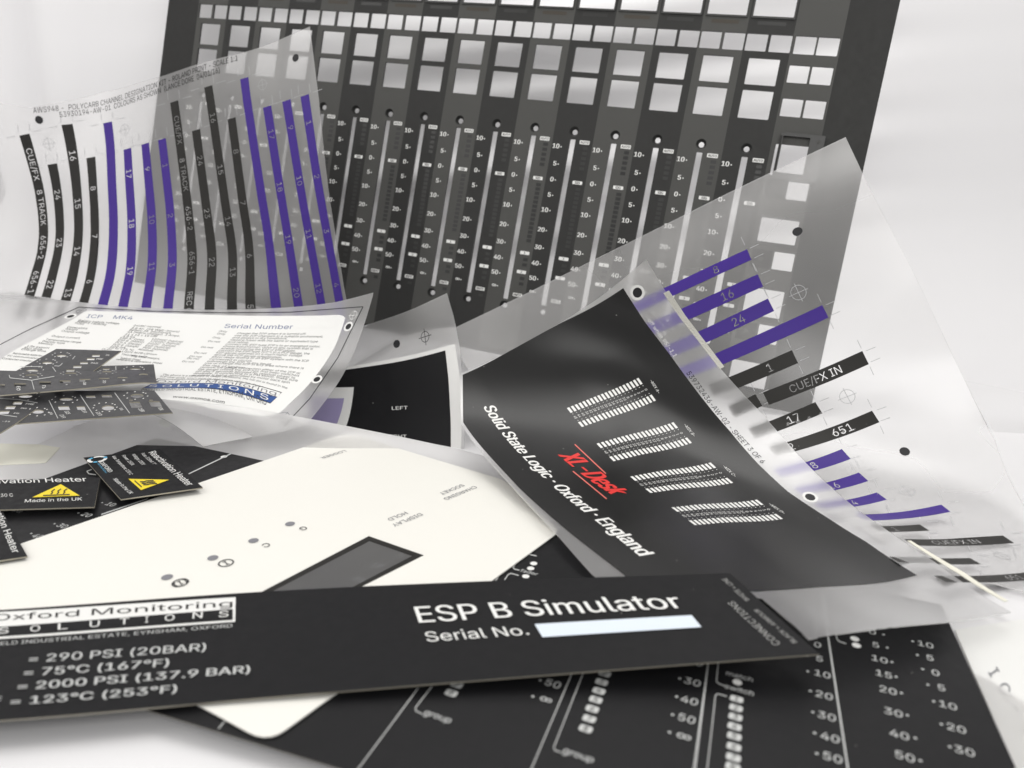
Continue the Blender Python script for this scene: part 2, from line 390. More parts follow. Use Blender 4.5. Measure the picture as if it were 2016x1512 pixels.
CUE_NET = (5,7,[-452,4678,572,-400,4231,403,-339,3762,292,-255,3288,245,-154,2822,265,-37,2373,370,99,1958,563,111,4635,847,196,4255,576,274,3853,323,351,3410,165,445,2947,147,554,2489,215,671,2042,332,672,4539,1139,741,4186,847,870,3888,472,970,3523,175,1059,3076,95,1151,2614,105,1255,2151,142,1230,4389,1433,1270,4045,1130,1429,3831,717,1574,3585,323,1675,3194,80,1755,2744,24,1852,2275,21,1785,4195,1712,1808,3860,1399,1958,3665,1015,2142,3527,597,2280,3281,206,2365,2874,5,2458,2404,9])
XL_NET = (6,5,[-586,3882,559,-277,3923,736,18,3901,935,292,3790,1125,499,3585,1315,-375,3407,321,-49,3544,375,284,3644,495,589,3677,645,858,3606,873,-112,2924,191,203,3073,209,534,3207,243,860,3322,285,1167,3379,457,132,2433,98,458,2575,157,778,2702,140,1113,2823,111,1417,2949,162,371,1938,68,689,2063,125,1007,2175,101,1338,2291,65,1659,2421,63,564,1405,95,880,1527,179,1208,1648,183,1534,1766,139,1860,1882,77])
ICP_NET = (6,5,[-3475,5344,728,-3557,5062,746,-3636,4784,707,-3717,4537,578,-3792,4376,344,-2923,5167,738,-3001,4909,642,-3077,4659,579,-3159,4413,481,-3238,4207,282,-2355,5023,728,-2429,4772,634,-2511,4531,505,-2602,4280,388,-2693,4012,311,-1777,4861,749,-1853,4630,611,-1954,4388,468,-2058,4117,370,-2152,3831,383,-1215,4631,809,-1293,4441,620,-1399,4219,454,-1520,3961,380,-1618,3669,363,-715,4295,922,-780,4169,655,-868,3997,418,-993,3794,227,-1123,3542,114])

# ================================================================== the place: a white table top and a white light tent
def struct(name, P, T, m, smooth=True): return tag(mesh_from(name, P, T, m, None, smooth=smooth), kind='structure')
WALL = .73
def cloth(x, z):
    """height field of the creased fabric wall behind the panel"""
    t = z * 46 - x * 7
    g = .5 + .5 * math.tanh((x + .20) * 9)
    amp = .0085 * g * (.45 + .55 * math.sin(x * 4.1 + 1.3) ** 2) * (1 - .93 / (1 + math.exp(-(x - .33) * 40)))
    y = amp * (math.sin(t + 1.2 * math.sin(x * 5 + z * 6)) + .55 * math.sin(t * 2.3 + 2.1 + x * 9) + .3 * math.sin(t * 4.1 + x * 13))
    fold = -.010 * math.exp(-((x + .425) / .012) ** 2) - .012 * math.exp(-((x + .50) / .014) ** 2) + .006 * math.exp(-((x + .465) / .02) ** 2)
    return WALL - y + fold * (1 if z > .12 else max(0, z / .12))
nx, nz = 260, 190; P = []; T = []; NA = 40
P0_ = [(-1.5 + 3.0 * i / nx, -.4 + (WALL - .16 + .4) * k / 6, -.0005) for k in range(6) for i in range(nx + 1)]     # the flat table part
for j in range(nz + 1):
    for i in range(nx + 1):
        x = -1.5 + 3.0 * i / nx
        rr = .16                                   # the wall sweeps forward into the table top
        if j < NA:
            t = math.pi / 2 * j / NA; z = rr - rr * math.cos(t); f = (j / NA) ** 2; yy = WALL + (cloth(x, z) - WALL) * f - (rr - rr * math.sin(t))
        else: z = rr + (1.1 - rr) * (j - NA) / (nz - NA); yy = cloth(x, z)
        P.append((x, yy, z - .0005))
P = P0_ + P; nz += 6
for j in range(nz):
    for i in range(nx): a = j * (nx + 1) + i; T += [(a, a + 1, a + nx + 2), (a, a + nx + 2, a + nx + 1)]
struct('backdrop_sweep', P, T, M['fabric'])
P = [(-.82, .98, -.0004), (-.82, -.4, -.0004), (-.82, -.4, 1.1), (-.82, .98, 1.1)]
struct('fabric_wall', P, [(0, 1, 2, 3)], M['fabric'])

# ================================================================== mixing desk fader panel
PITCHM = .030
rv = np.array([0.07457981, 0.31449929, 0.18893583]); tv = np.array([-5.04529465, -7.40343717, 19.93036689]) * PITCHM
def rod(v):
    t = np.linalg.norm(v); k = v / t; K = np.array([[0, -k[2], k[1]], [k[2], 0, -k[0]], [-k[1], k[0], 0]]); return np.eye(3) + math.sin(t) * K + (1 - math.cos(t)) * K @ K
RM = rod(rv)
def c2w(q): return q[0] * RT - q[1] * UPV + q[2] * FW
class PanelSurf:
    def __init__(s):
        s.ex = c2w(RM[:, 0]) * PITCHM; s.ey = c2w(RM[:, 1]) * PITCHM; s.org = CAM + c2w(tv); s.n = -c2w(RM[:, 2])
    def at(s, u, v): return s.org + np.outer(u, s.ex) + np.outer(v, s.ey)
    def nrm(s, u, v): return np.tile(s.n, (len(u), 1))
    def inv(s, px, py):
        d = ray(px, py); P = CAM + d * (((s.org - CAM) @ s.n) / (d @ s.n)) - s.org
        return (float(P @ s.ex) / PITCHM**2, float(P @ s.ey) / PITCHM**2)
    def metric(s): return (PITCHM, PITCHM)
PS = PanelSurf()
UL, UR, VT = -5.57, 13.46, -4.3
VBR = (0.0008 - PS.at([UR], [0])[0][2]) / PS.ey[2]
VBL = VBR + .0
CH = list(range(-4, 12))
def rect(a, b, c, d): return [(a, c), (b, c), (b, d), (a, d)]
def rrect(a, b, c, d, r=.02):
    out = []
    for cx, cy, a0 in ((b - r, c + r, -90), (b - r, d - r, 0), (a + r, d - r, 90), (a + r, c + r, 180)):
        out += [(cx + r * math.cos(R(a0 + k * 30)), cy + r * math.sin(R(a0 + k * 30))) for k in range(4)]
    return out
def circ(u, v, r, n=20): return [(u + r * math.cos(2 * math.pi * k / n), v + r * math.sin(2 * math.pi * k / n)) for k in range(n)]
def ch_holes(i):
    return [rrect(i - .068, i + .068, .18, 4.19, .02), circ(i, 0, .115), circ(i, 4.355, .115), rrect(i - .33, i + .33, -1.96, -1.38), rrect(i - .33, i + .33, -1.27, -.65),
            rrect(i - .47, i - .02, -2.48, -2.10), rrect(i + .04, i + .49, -2.48, -2.10), rrect(i - .43, i + .43, -3.62, -2.84)]
RH = [rrect(11.56, 11.99, -2.48, -2.09), rrect(12.03, 12.46, -2.48, -2.09), rrect(11.55, 11.97, -1.86, -1.48), rrect(12.02, 12.45, -1.86, -1.48),
      rrect(11.55, 11.98, -1.15, -.76), rrect(12.03, 12.45, -1.15, -.76), rrect(11.60, 12.32, -.17, .52), rrect(12.03, 12.46, .61, 1.0),
      rrect(11.62, 12.42, 1.44, 1.97), rrect(12.04, 12.47, 2.15, 2.54), rrect(11.62, 12.42, 3.0, 3.60), rrect(12.04, 12.47, 3.78, 4.18), rrect(11.62, 12.42, 4.65, 5.2)]
panel = thing('mixing_desk_overlay', PS.at([4], [VBR])[0], 'large dark grey mixing desk overlay with square openings and fader slots standing at the back', 'control panel')
def psheet(loops, name, m, off, thick=0., parent=panel, edge=None, bottom=True):
    V = []; E = []
    for l in loops: E += loop_edges(l, True, len(V)); V += list(l)
    return lay(PS, V, E, name, m, parent, off, thick, edge, 0, bottom, smooth=False)
psheet([[(UL, VT), (UR, VT), (UR, VBR), (UL, VBR)]] + [h for i in CH for h in ch_holes(i)] + RH, 'faceplate', M['band'], 0., .0016, edge=M['frame'])
def copies(o, dus, group=None):
    kids = list(o.children)
    for du in dus:
        c = o.copy(); COL.objects.link(c); c.parent = o.parent; c.matrix_parent_inverse = o.matrix_parent_inverse.copy(); c.location = Vector(PS.ex * du) + o.location
        for k in kids:
            d = k.copy(); COL.objects.link(d); d.parent = c; d.matrix_parent_inverse = k.matrix_parent_inverse.copy()
for par, m, mled in ((0, M['grey'], M['led']), (1, M['dark'], M['ledd'])):
    i0 = -4 + par; rest = [i - i0 for i in CH if i > i0 and (i - i0) % 2 == 0]
    st = psheet([[(i0 - .5, VT), (i0 + .5, VT), (i0 + .5, VBR - .12), (i0 - .5, VBR - .12)]] + ch_holes(i0), 'channel_strip', m, .00012)
    copies(st, rest)
    cells = [rect(i0 + .285, i0 + .405, a, a + .075) for a in [.33 + .12 * k for k in range(5)] + [1.30 + .105 * k for k in range(14)] + [3.13, 3.26, 3.60, 3.73, 4.17]]
    copies(psheet(cells, 'lamp_column', mled, .0002), rest)
    copies(psheet([rect(i0 - .30, i0 + .30, -2.74, -2.66)], 'name_bar', M['bronze'] if par == 0 else M['ledd'], .0002), rest)
    copies(psheet([rrect(i0 - .46, i0 + .46, -3.66, -2.80, .02), rrect(i0 - .43, i0 + .43, -3.62, -2.84)], 'window_frame', M['frame'], .0009, .0009), rest)
def ptext(items, name, m, off, parent):
    """(string, anchor u, v centre, cap height, align) in panel units"""
    A, B, O, k = [], [], [], 0
    for s, u, v, h, al in items:
        V, T, _ = glyphs(s, .02 if h > .07 else .03); w_ = (V[:, 0].max() - V[:, 0].min()) * h / CAP; x0 = {'r': u - w_, 'c': u - w_ / 2, 'l': u}[al]
        xm = V[:, 0].min()
        for j, W_ in enumerate(heavier(V, .10)):
            UV = np.stack([x0 + (W_[:, 0] - xm) * h / CAP, v + h / 2 - W_[:, 1] * h / CAP], -1); A.append(UV); B.append(T + k); O += [off + j * 2e-5] * len(UV); k += len(UV)
    return put(PS, np.concatenate(A), np.concatenate(B), name, m, parent, O)
I0 = -4; rest = [i - I0 for i in CH[1:]]
sc_ = [('10', .38), ('5', .79), ('0', 1.17), ('5', 1.54), ('10', 1.91), ('20', 2.39), ('30', 2.82), ('40', 3.21), ('50', 3.58)]
o = ptext([(s, I0 - .305, v, .105, 'r') for s, v in sc_] + [('∞', I0 - .295, 3.9, .085, 'r')], 'scale_lettering', M['ink'], .00022, panel); copies(o, rest)
dots = [circ(I0 - .255, v + .01, .016, 8) for s, v in sc_] + [circ(I0 - .255, 3.91, .016, 8)]
copies(psheet(dots, 'scale_dots', M['ink'], .00022), rest)
for s, v, hh in (('AUTO', .235, .045), ('SIG', 1.185, .04), ('1', 3.01, .04), ('2', 3.48, .04), ('RMTE', 4.05, .042)):
    o = psheet([rrect(I0 + .18, I0 + .42, v - hh, v + hh, .015)], 'tag_' + {'1': 'one', '2': 'two'}.get(s, s.lower()), M['ink'], .00022)
    l = ptext([(s, I0 + .30, v, .052, 'c')], 'lettering', M['bink'], .0003, o); copies(o, rest)
def cone(i, v):
    n = 20; a = circ(i, v, .115, n); b = circ(i, v, .062, n); nn = PS.n
    P = list(PS.at([q[0] for q in a], [q[1] for q in a])) + list(PS.at([q[0] for q in b], [q[1] for q in b]) - nn * .0024)
    T = [t for k in range(n) for t in ((k, (k + 1) % n, n + (k + 1) % n), (k, n + (k + 1) % n, n + k))]
    return mesh_from('screw_recess', P, T, M['band'], panel)
for v in (0, 4.355): copies(cone(I0, v), rest)
# right-hand column of openings
rst = psheet([[(11.5, VT), (12.5, VT), (12.5, VBR - .12), (11.5, VBR - .12)]] + RH, 'side_column', M['grey'], .00012)
for a, b, c, d in ((11.62, 12.42, 1.44, 1.97), (11.62, 12.42, 3.0, 3.60), (11.62, 12.42, 4.65, 5.2)):
    psheet([rrect(a - .05, b + .05, c - .06, d + .06, .02), rrect(a, b, c, d)], 'window_frame', M['frame'], .0009, .0009)
for v in (.81, 2.35, 3.98):
    o = psheet([rect(11.57, 12.0, v - .2, v + .2)], 'key_cap', M['dark'], .0002); psheet([[(11.74, v - .06), (11.86, v), (11.74, v + .06)]], 'arrow_mark', M['grey'], .0003, parent=o)
bz = psheet([rrect(11.66, 12.58, -.40, .60, .02), rrect(11.72, 12.28, -.33, .46)], 'loose_bezel', M['frame'], .0026, .0022)
psheet([circ(12.46, -.26, .035)], 'screw_dot', M['grey'], .0028, parent=bz)
psheet([rect(11.66, 11.70, -.33, .55)], 'bezel_lip', M['band'], .0029, .0003, parent=bz)

# ================================================================== bent sheets
def net(a): return Net(np.array(a[2], float).reshape(a[0], a[1], 3) / 1e4)
AW, CU, XL, IC = net(AWS_NET), net(CUE_NET), net(XL_NET), net(ICP_NET)
def sheet_film(S, px, name, m, parent, grid=22, off=0., thick=.00022, holes=(), uvpts=None, edge=None, bottom=False):
    return poly(S, px, name, m, parent, off, holes=holes, grid=grid, thick=thick, edge=edge or M['rim'], bottom=bottom, uvpts=uvpts)
def strip(S, c0, c1, wpx, m, parent, labels=(), name='printed_strip', grow=0.):
    """a printed strip whose centre line runs between the photo pixels c0 -> c1; labels knocked clear out of the ink"""
    a, b = np.array(S.inv(*c0)), np.array(S.inv(*c1)); b = b + (b - a) * grow; W, Hh = S.metric(); k = np.array([W, Hh]); d = (b - a) * k; d /= np.linalg.norm(d); n = np.array([-d[1], d[0]])
    P_ = S.at([a[0]], [a[1]])[0]; hw = wpx / 2 * float((P_ - CAM) @ FW) / F
    pts = [tuple(a + n * hw / k), tuple(b + n * hw / k), tuple(b - n * hw / k), tuple(a - n * hw / k)]
    kn = []
    for (s, q, capf, way) in labels:                       # way +1 reads a->b, -1 reads b->a
        V, T, E = glyphs(s, .0); h = 2 * hw * capf; u = d * way; up = np.array([-u[1], u[0]])
        # make sure the letters are not mirrored in the picture
        pa, pb, pc = project(S.at(*[np.array(z) for z in zip(a, a + u * .001 / k, a + up * .001 / k)]))
        if (pb - pa)[0] * (pc - pa)[1] - (pb - pa)[1] * (pc - pa)[0] > 0: up = -up
        c = np.array(S.inv(*q)); t_ = ((c - a) * k) @ d; c = a + d * t_ / k       # snap to the centre line
        m_ = (V.max(0) + V.min(0)) / 2; kn.append((c + (np.outer((V[:, 0] - m_[0]) * h / CAP, u) + np.outer((V[:, 1] - CAP / 2) * h / CAP, up)) / k, E))
    return poly(S, None, name, m, parent, .00012, uvpts=pts, knock=kn)
def crops(S, list_, m, parent): return lines(S, list_, 1.1, 'crop_marks', m, parent, .00008)

# ---- left: film with black and purple designation strips
aws = thing('strip_print_film', AW.at([.5], [1.])[0], 'frosted film with tall black and purple numbered strips curling up at the left', 'printed film')
sheet_film(AW, [(610, 52), (628, 200), (650, 400), (676, 560), (700, 700), (480, 745), (250, 735), (60, 705), (-70, 690), (-120, 560), (-60, 400), (-45, 236), (60, 212), (200, 182), (325, 148), (480, 103)], 'film', M['film'], aws, holes=[disc_uv(AW, (77, 236), 7.5), disc_uv(AW, (582, 114), 7.5)])
for q in ((77, 236), (582, 114)): disc(AW, q, 7.5, 'registration_dot', M['bink'], aws, .0001)
K, PUR = M['strip'], M['purple']
L_ = [((48, 265), (60, 576), K, [('CUE/FX', (70, 323)), ('8 TRACK', (88, 408)), ('656-2', (87, 487)), ('656-1', (62, 556))], 22),
      ((103, 323), (92, 582), K, [('24', (111, 384)), ('23', (116, 478)), ('22', (100, 560))], 20), ((132, 245), (130, 590), K, [('16', (140, 307)), ('15', (149, 402)), ('14', (151, 495)), ('13', (132, 577))], 21),
      ((179, 310), (166, 592), K, [('8', (183, 371)), ('7', (188, 465)), ('6', (180, 554))], 19), ((212, 241), (203, 598), PUR, [], 20), ((251, 293), (243, 600), PUR, [('17', (255, 342)), ('18', (261, 440)), ('19', (261, 533))], 19),
      ((286, 283), (288, 604), PUR, [('9', (289, 333)), ('10', (300, 432)), ('11', (300, 525))], 19), ((319, 274), (331, 606), PUR, [('1', (325, 326)), ('2', (338, 424)), ('3', (341, 521))], 19),
      ((343, 200), (372, 640), K, [('CUE/FX', (348, 257)), ('8 TRACK', (362, 344)), ('656-2', (372, 430)), ('656-1', (378, 518)), ('REC O', (375, 595))], 20),
      ((386, 256), (414, 640), K, [('24', (392, 317)), ('23', (405, 421)), ('22', (413, 517))], 20), ((410, 170), (460, 640), K, [('16', (417, 233)), ('15', (431, 335)), ('14', (445, 437)), ('13', (453, 537))], 20),
      ((456, 233), (497, 640), K, [('8', (462, 299)), ('7', (477, 400)), ('6', (490, 504)), ('5', (497, 603))], 20), ((481, 154), (549, 640), PUR, [], 20),
      ((526, 210), (594, 640), PUR, [('17', (533, 265)), ('18', (548, 369)), ('19', (566, 472)), ('20', (580, 577))], 20), ((564, 198), (640, 640), PUR, [('9', (570, 252)), ('10', (586, 357)), ('11', (603, 462)), ('12', (618, 570))], 20),
      ((600, 188), (676, 640), PUR, [('1', (607, 242)), ('2', (623, 348)), ('3', (642, 455)), ('4', (658, 562))], 20)]
cr_ = []
for n_s, (c0, c1, m, lab, wd) in enumerate(L_):
    strip(AW, c0, c1, wd, m, aws, [(s, q, .56 if len(s) > 2 else .60, 1) for s, q in lab], grow=.22 if n_s < 8 else .05)
    x, y = c0; s_ = -.12 - .35 * min(1, max(0, (x - 100) / 400)) * .7
    cr_ += [[(x - 12, y - 3), (x - 13, y - 20)], [(x + 11, y - 6), (x + 9, y - 23)], [(x - 18, y + 4), (x - 34, y + 4 - 16 * s_)], [(x + 16, y - 6), (x + 34, y - 6 + 18 * s_)]]
crops(AW, cr_, M['fink'], aws)
for q, m in (((96, 283), M['fink']), ((246, 255), M['fink']), ((517, 167), M['fink'])): marks(AW, q, 10, m, aws, .9)
text(AW, [('AWS948 -  POLYCARB CHANNEL DESIGNATION KIT - ROLAND PRINT - SCALE 1:1', (66, 223), (468, 119), (-1.5, -11)),
          ('53930194-AW-01  COLOURS AS SHOWN  (LANCE DORE  04/01/16)', (118, 231), (433, 143), (-1.5, -10.5))], M['bink'], aws, .0002)

# ---- right: film with purple and black strips
cue = thing('strip_print_film', CU.at([.7], [1.])[0], 'frosted film with slanting purple and black strips standing right of the black title sheet', 'printed film')
sheet_film(CU, [(1665, 270), (1790, 520), (1960, 868), (2060, 1050), (2110, 1190), (1960, 1150), (1860, 1128), (1760, 1082), (1640, 1010), (1530, 935), (1400, 830), (1290, 690), (1150, 650), (1000, 716), (930, 742), (905, 700), (840, 702), (692, 738), (660, 735), (690, 711), (896, 645), (1100, 546), (1330, 432)], 'film', M['filmx'], cue, holes=[disc_uv(CU, (1570, 456), 9.5), disc_uv(CU, (1781, 889), 9.5)])
for q in ((1570, 456), (1781, 889)): disc(CU, q, 9.5, 'registration_dot', M['bink'], cue, .0001)
C_ = [((1475, 501), (1240, 610), PUR, [('8', (1409, 530)), ('7', (1290, 587))], 25), ((1497, 552), (1270, 652), PUR, [('16', (1431, 579)), ('15', (1311, 634))], 26), ((1518, 600), (1290, 703), PUR, [('24', (1453, 629))], 26),
      ((1625, 613), (1330, 740), PUR, [], 27), ((1565, 702), (1400, 770), K, [('1', (1514, 721))], 27), ((1704, 704), (1508, 785), K, [('CUE/FX IN', (1604, 746))], 28), ((1494, 788), (1440, 812), K, [], 27),
      ((1612, 803), (1480, 855), K, [('17', (1560, 820))], 27), ((1724, 820), (1520, 890), K, [('651', (1657, 845)), ('2', (1553, 873))], 27), ((1666, 894), (1530, 935), PUR, [('8', (1598, 912))], 27), ((1700, 939), (1570, 970), PUR, [('16', (1630, 948))], 26),
      ((1736, 977), (1610, 1000), PUR, [('4', (1667, 980))], 26), ((1862, 1001), (1690, 1020), PUR, [], 26), ((1820, 1039), (1720, 1042), K, [('1', (1757, 1039))], 27), ((1985, 1062), (1790, 1068), K, [('CUE/FX IN', (1880, 1067))], 28),
      ((1920, 1105), (1760, 1102), K, [], 26), ((2090, 1125), (1850, 1140), K, [('651', (1985, 1132))], 27)]
cr_ = []
for c0, c1, m, lab, wd in C_:
    strip(CU, c0, c1, wd, m, cue, [(s, q, .55 if len(s) > 3 else .62, -1) for s, q in lab])
    d = np.array(c0, float) - c1; d /= np.linalg.norm(d); n = np.array([-d[1], d[0]]); c = np.array(c0, float); g = abs(n[1]) + .0
    for sg in (-1, 1):
        e = c + n * sg * wd * .42; cr_.append([tuple(e + d * 6), tuple(e + d * 26)])
    nn = np.array([.42, .90]); cr_ += [[tuple(c + nn * 20), tuple(c + nn * 38)], [tuple(c - nn * 20), tuple(c - nn * 38)]]
crops(CU, cr_, M['fink'], cue)
for q in ((1572, 576), (1668, 781), (1786, 967), (1973, 1095)): marks(CU, q, 14, M['fink'], cue, 1.1)

# ---- narrow film with black printed square, LEFT / RIGHT
LR = pixnet([[(560, 682, .470), (640, 662, .466), (720, 640, .461), (800, 613, .456), (880, 577, .447)], [(555, 732, .473), (640, 728, .470), (725, 716, .463), (810, 700, .455), (896, 677, .442)],
             [(552, 800, .472), (640, 806, .468), (730, 808, .461), (820, 806, .450), (909, 800, .435)], [(545, 850, .468), (635, 866, .464), (725, 876, .456), (818, 884, .443), (911, 888, .428)]])
lr = thing('square_print_film', LR.at([.5], [1.])[0], 'curling film printed with a black square bordered in white reading LEFT and RIGHT', 'printed film')
sheet_film(LR, [(880, 577), (893, 622), (904, 680), (911, 750), (914, 830), (914, 890), (780, 884), (640, 868), (590, 855), (575, 790), (590, 740), (600, 673), (640, 662), (720, 640), (770, 624), (820, 605)], 'film', M['filmc'], lr, 14, holes=[disc_uv(LR, (781, 677), 7.5)])
disc(LR, (781, 677), 7.5, 'registration_dot', M['bink'], lr, .0001)
poly(LR, [(896, 677), (905, 740), (909, 800), (908, 888), (640, 866), (600, 790), (610, 730), (690, 721), (780, 705)], 'white_border', M['white'], lr, .0001, grid=8)
poly(LR, [(877, 690), (883, 745), (886, 800), (888, 884), (668, 876), (683, 836), (697, 762), (615, 762), (615, 738), (680, 728), (780, 713)], 'black_square', M['black'], lr, .0002, grid=8)
poly(LR, [(678, 784), (664, 834), (610, 834), (610, 784)], 'lavender_reflection', M['lav'], lr, .0003)  # clear area; its purple reflection is painted on as flat lavender
text(LR, [('LEFT', (772, 807), (803, 806), (0, -6.5), .02), ('RIGHT', (761, 862), (801, 863), (0, -6.5), .02)], M['ink'], lr, .0003)
marks(LR, (837, 663), 9, M['bink'], lr, 1.1, 1.6)

# ---- white specification label on clear film
icp = thing('specification_sheet', IC.at([.5], [1.])[0], 'white sheet with columns of small text and a blue logo bar, under the drilled boards', 'label sheet')
RG = [(139, 623), (686, 643), (624, 747)]
sheet_film(IC, [(735, 576), (716, 640), (690, 708), (640, 790), (600, 838), (400, 880), (-60, 800), (-60, 560), (0, 576), (110, 590), (240, 604), (400, 610), (550, 606), (660, 595)], 'film', M['filmi'], icp, 18, holes=[disc_uv(IC, q, 6) for q in RG])
for q in RG: disc(IC, q, 11, 'ring_mark', M['ink'], icp, .0001, 7); disc(IC, q, 6.6, 'punched_dot', M['bink'], icp, .0001)
pr = poly(IC, [(180, 612), (300, 616), (420, 620), (560, 622), (668, 620), (676, 622), (680, 626), (661, 680), (626, 735), (575, 790), (552, 812), (535, 819), (515, 820), (420, 806), (300, 785), (-80, 740), (-80, 728), (0, 709), (80, 663), (160, 618), (168, 613)], 'white_print', M['white'], icp, .00012, grid=12)
lines(IC, [[(0, 679), (60, 648), (155, 605), (300, 613), (440, 616), (570, 615), (715, 604), (692, 650), (665, 705), (610, 785), (560, 838)]], 1.5, 'outline', M['bink'], icp, .00015)
for q in ((160, 612), (696, 621), (560, 818)): marks(IC, q, 9, M['gink'] if q[0] != 696 else M['ink'], icp, 1.)
z5 = lambda x, y: (x / 2.8, 560 + y / 2.8)
poly(IC, [z5(1648, 205), z5(1860, 205), z5(1840, 240), z5(1632, 242)], 'serial_box', M['ink'], icp, .0002)
text(IC, [('Serial Number', z5(1235, 240), z5(1612, 247), (3.5, -7.5)), ('ICP', z5(476, 184), z5(560, 188), (4, -6.5)), ('MK4', z5(622, 190), z5(728, 196), (4, -6.5))], mat('slate_blue_ink', (.14, .17, .30), .5, .3), icp, .0002)
R_ = ['charge the ICP when it is turned off.', 'use the ICP chargers in a suitable environment,', 'and always in dry conditions.', 'replace fuses with the same or equivalent type', 'and rating.', "connect the ESP type ICP's to an energized motor,",
      'chase,transformer, drive or any system that is', 'already powering the ESP or ESP gauge.', "connect the ESP type ICP's to a PCP gauge, the", 'ESP gauge operates on a much higher voltage', 'above the PCP gauge specification.', 'allow mega testing of an ESP system with the ICP',
      'connected in circuit.', 'submerge the ICP  in any liquid', 'use or charge the ICP in any area where there is', 'the risk of ignition.', 'remove the gauge connection either of the ICP or', 'the gauge unless the ICP has first been switched', 'off and 5 seconds allowed for residual power to', 'dissipate. If connecting to a PM Motor, make sure', 'no power is being generated by motor back spin']
it = []; upv = (2.6, -3.2)
for k, s in enumerate(R_):
    t = k / (len(R_) - 1); a = (1305 + (1052 - 1305) * t, 274 + (508 - 274) * t ** .98); w_ = (10.3 + 1.5 * t) * len(s)
    it.append((s, z5(*a), z5(a[0] + w_, a[1] + w_ * (.012 + .062 * t)), upv))
for s, a in (('Only', (1205, 262)), ('Only', (1195, 276)), ('Only', (1170, 297)), ('Do not', (1145, 318)), ('Do not', (1107, 350)), ('Do not', (1070, 381)), ('Do not', (1044, 401)), ('Do not', (1030, 412)), ('Do not', (1003, 429))): it.append((s, z5(*a), z5(a[0] + 11 * len(s), a[1] + 4), upv))
it += [('The above is a summary of usage conditions, the full list is found in the', z5(895, 502), z5(1582, 578), upv), ('ICP User guide which must be read before using this device.', z5(880, 512), z5(1455, 574), upv)]
for s, a, b in (('Battery supply voltage', (432, 203), (655, 222)), ('Battery capacity', (425, 210), (585, 228)), ('Fuses', (412, 218), (460, 224)), ('Dimensions', (370, 240), (480, 249)), ('Weight', (358, 250), (425, 256)), ('Output voltage', (338, 261), (490, 274)), ('Output current', (283, 289), (438, 302)),
                ('Temperature range', (250, 307), (445, 325)), ('Display type', (232, 318), (355, 330)), ('Memory', (210, 328), (290, 336)), ('Life expect', (150, 345), (270, 356)), ('Run time', (132, 354), (230, 364)), ('Charge time', (115, 362), (250, 374)), ('Replaceable batteries and data', (70, 384), (300, 404)), ('PC communications', (40, 398), (220, 414)), ('Computer interface', (10, 412), (190, 430)),
                ('24VDC nominal', (735, 232), (885, 242)), ('3.8 Ah  (98 Watt-hours)', (722, 246), (985, 266)), ('Battery 3A  electronics', (712, 256), (940, 274)), ('4A (mains charger)  3 Amps.', (700, 266), (990, 290)), ('21 x 12 x 18 CM', (688, 280), (862, 292)), ('4.8 Kg', (676, 290), (740, 296)), ('ESP A  (line)', (660, 300), (790, 312)), ('ESP B  (Motor)', (648, 312), (790, 324)), ('PCP A  (Gauge)', (636, 324), (775, 336)), ('PCP B  (Gauge)', (622, 336), (760, 348)), ('100 mA', (610, 346), (690, 354)), ('-30 to +75 °C', (585, 352), (735, 368)), ('OLED', (560, 362), (610, 368)),
                ('120VDC (typical)', (835, 306), (1005, 322)), ('120VDC (typical)', (828, 318), (990, 334)), ('24VDC  (typical)', (812, 330), (965, 346)), ('ESP (typical)', (800, 342), (935, 356)), ('PCP (typical)', (786, 354), (922, 368)), ('Absolute', (760, 362), (842, 372)), ('LiSO2 MTB Lithium', (672, 374), (862, 392)), ('Thionyle cells', (665, 390), (810, 404)), ('9kg total weight.', (720, 398), (880, 416)), ('Typical (free)', (660, 410), (770, 422)), ('reference operation (free)', (640, 418), (890, 440))):
    it.append((s, z5(*a), z5(*b), upv))
text(IC, it, M['bink'], icp, .0002, 'small_print')
poly(IC, [z5(868, 520), z5(1555, 596), z5(1490, 658), z5(780, 575)], 'logo_box', M['bink'], icp, .00018); poly(IC, [z5(872, 523), z5(1549, 599), z5(1530, 622), z5(840, 545)], 'logo_panel', M['white'], icp, .00022)
poly(IC, [z5(838, 547), z5(1526, 624), z5(1490, 654), z5(790, 574)], 'blue_bar', M['blue'], icp, .00022)
text(IC, [('Oxford Monitoring', z5(862, 543), z5(1520, 616), (4, -5.5))], M['gink'], icp, .0003)
text(IC, [('S O L U T I O N S', z5(820, 568), z5(1478, 642), (2.8, -4.5), .01)], M['ink'], icp, .0003)
text(IC, [('OAKFIELD INDUSTRIAL ESTATE, EYNSHAM, OXFORD', z5(775, 588), z5(1470, 668), (2.2, -3.2)), ('www.oxmos.com', z5(950, 625), z5(1235, 660), (3, -3.6))], M['bink'], icp, .00025)

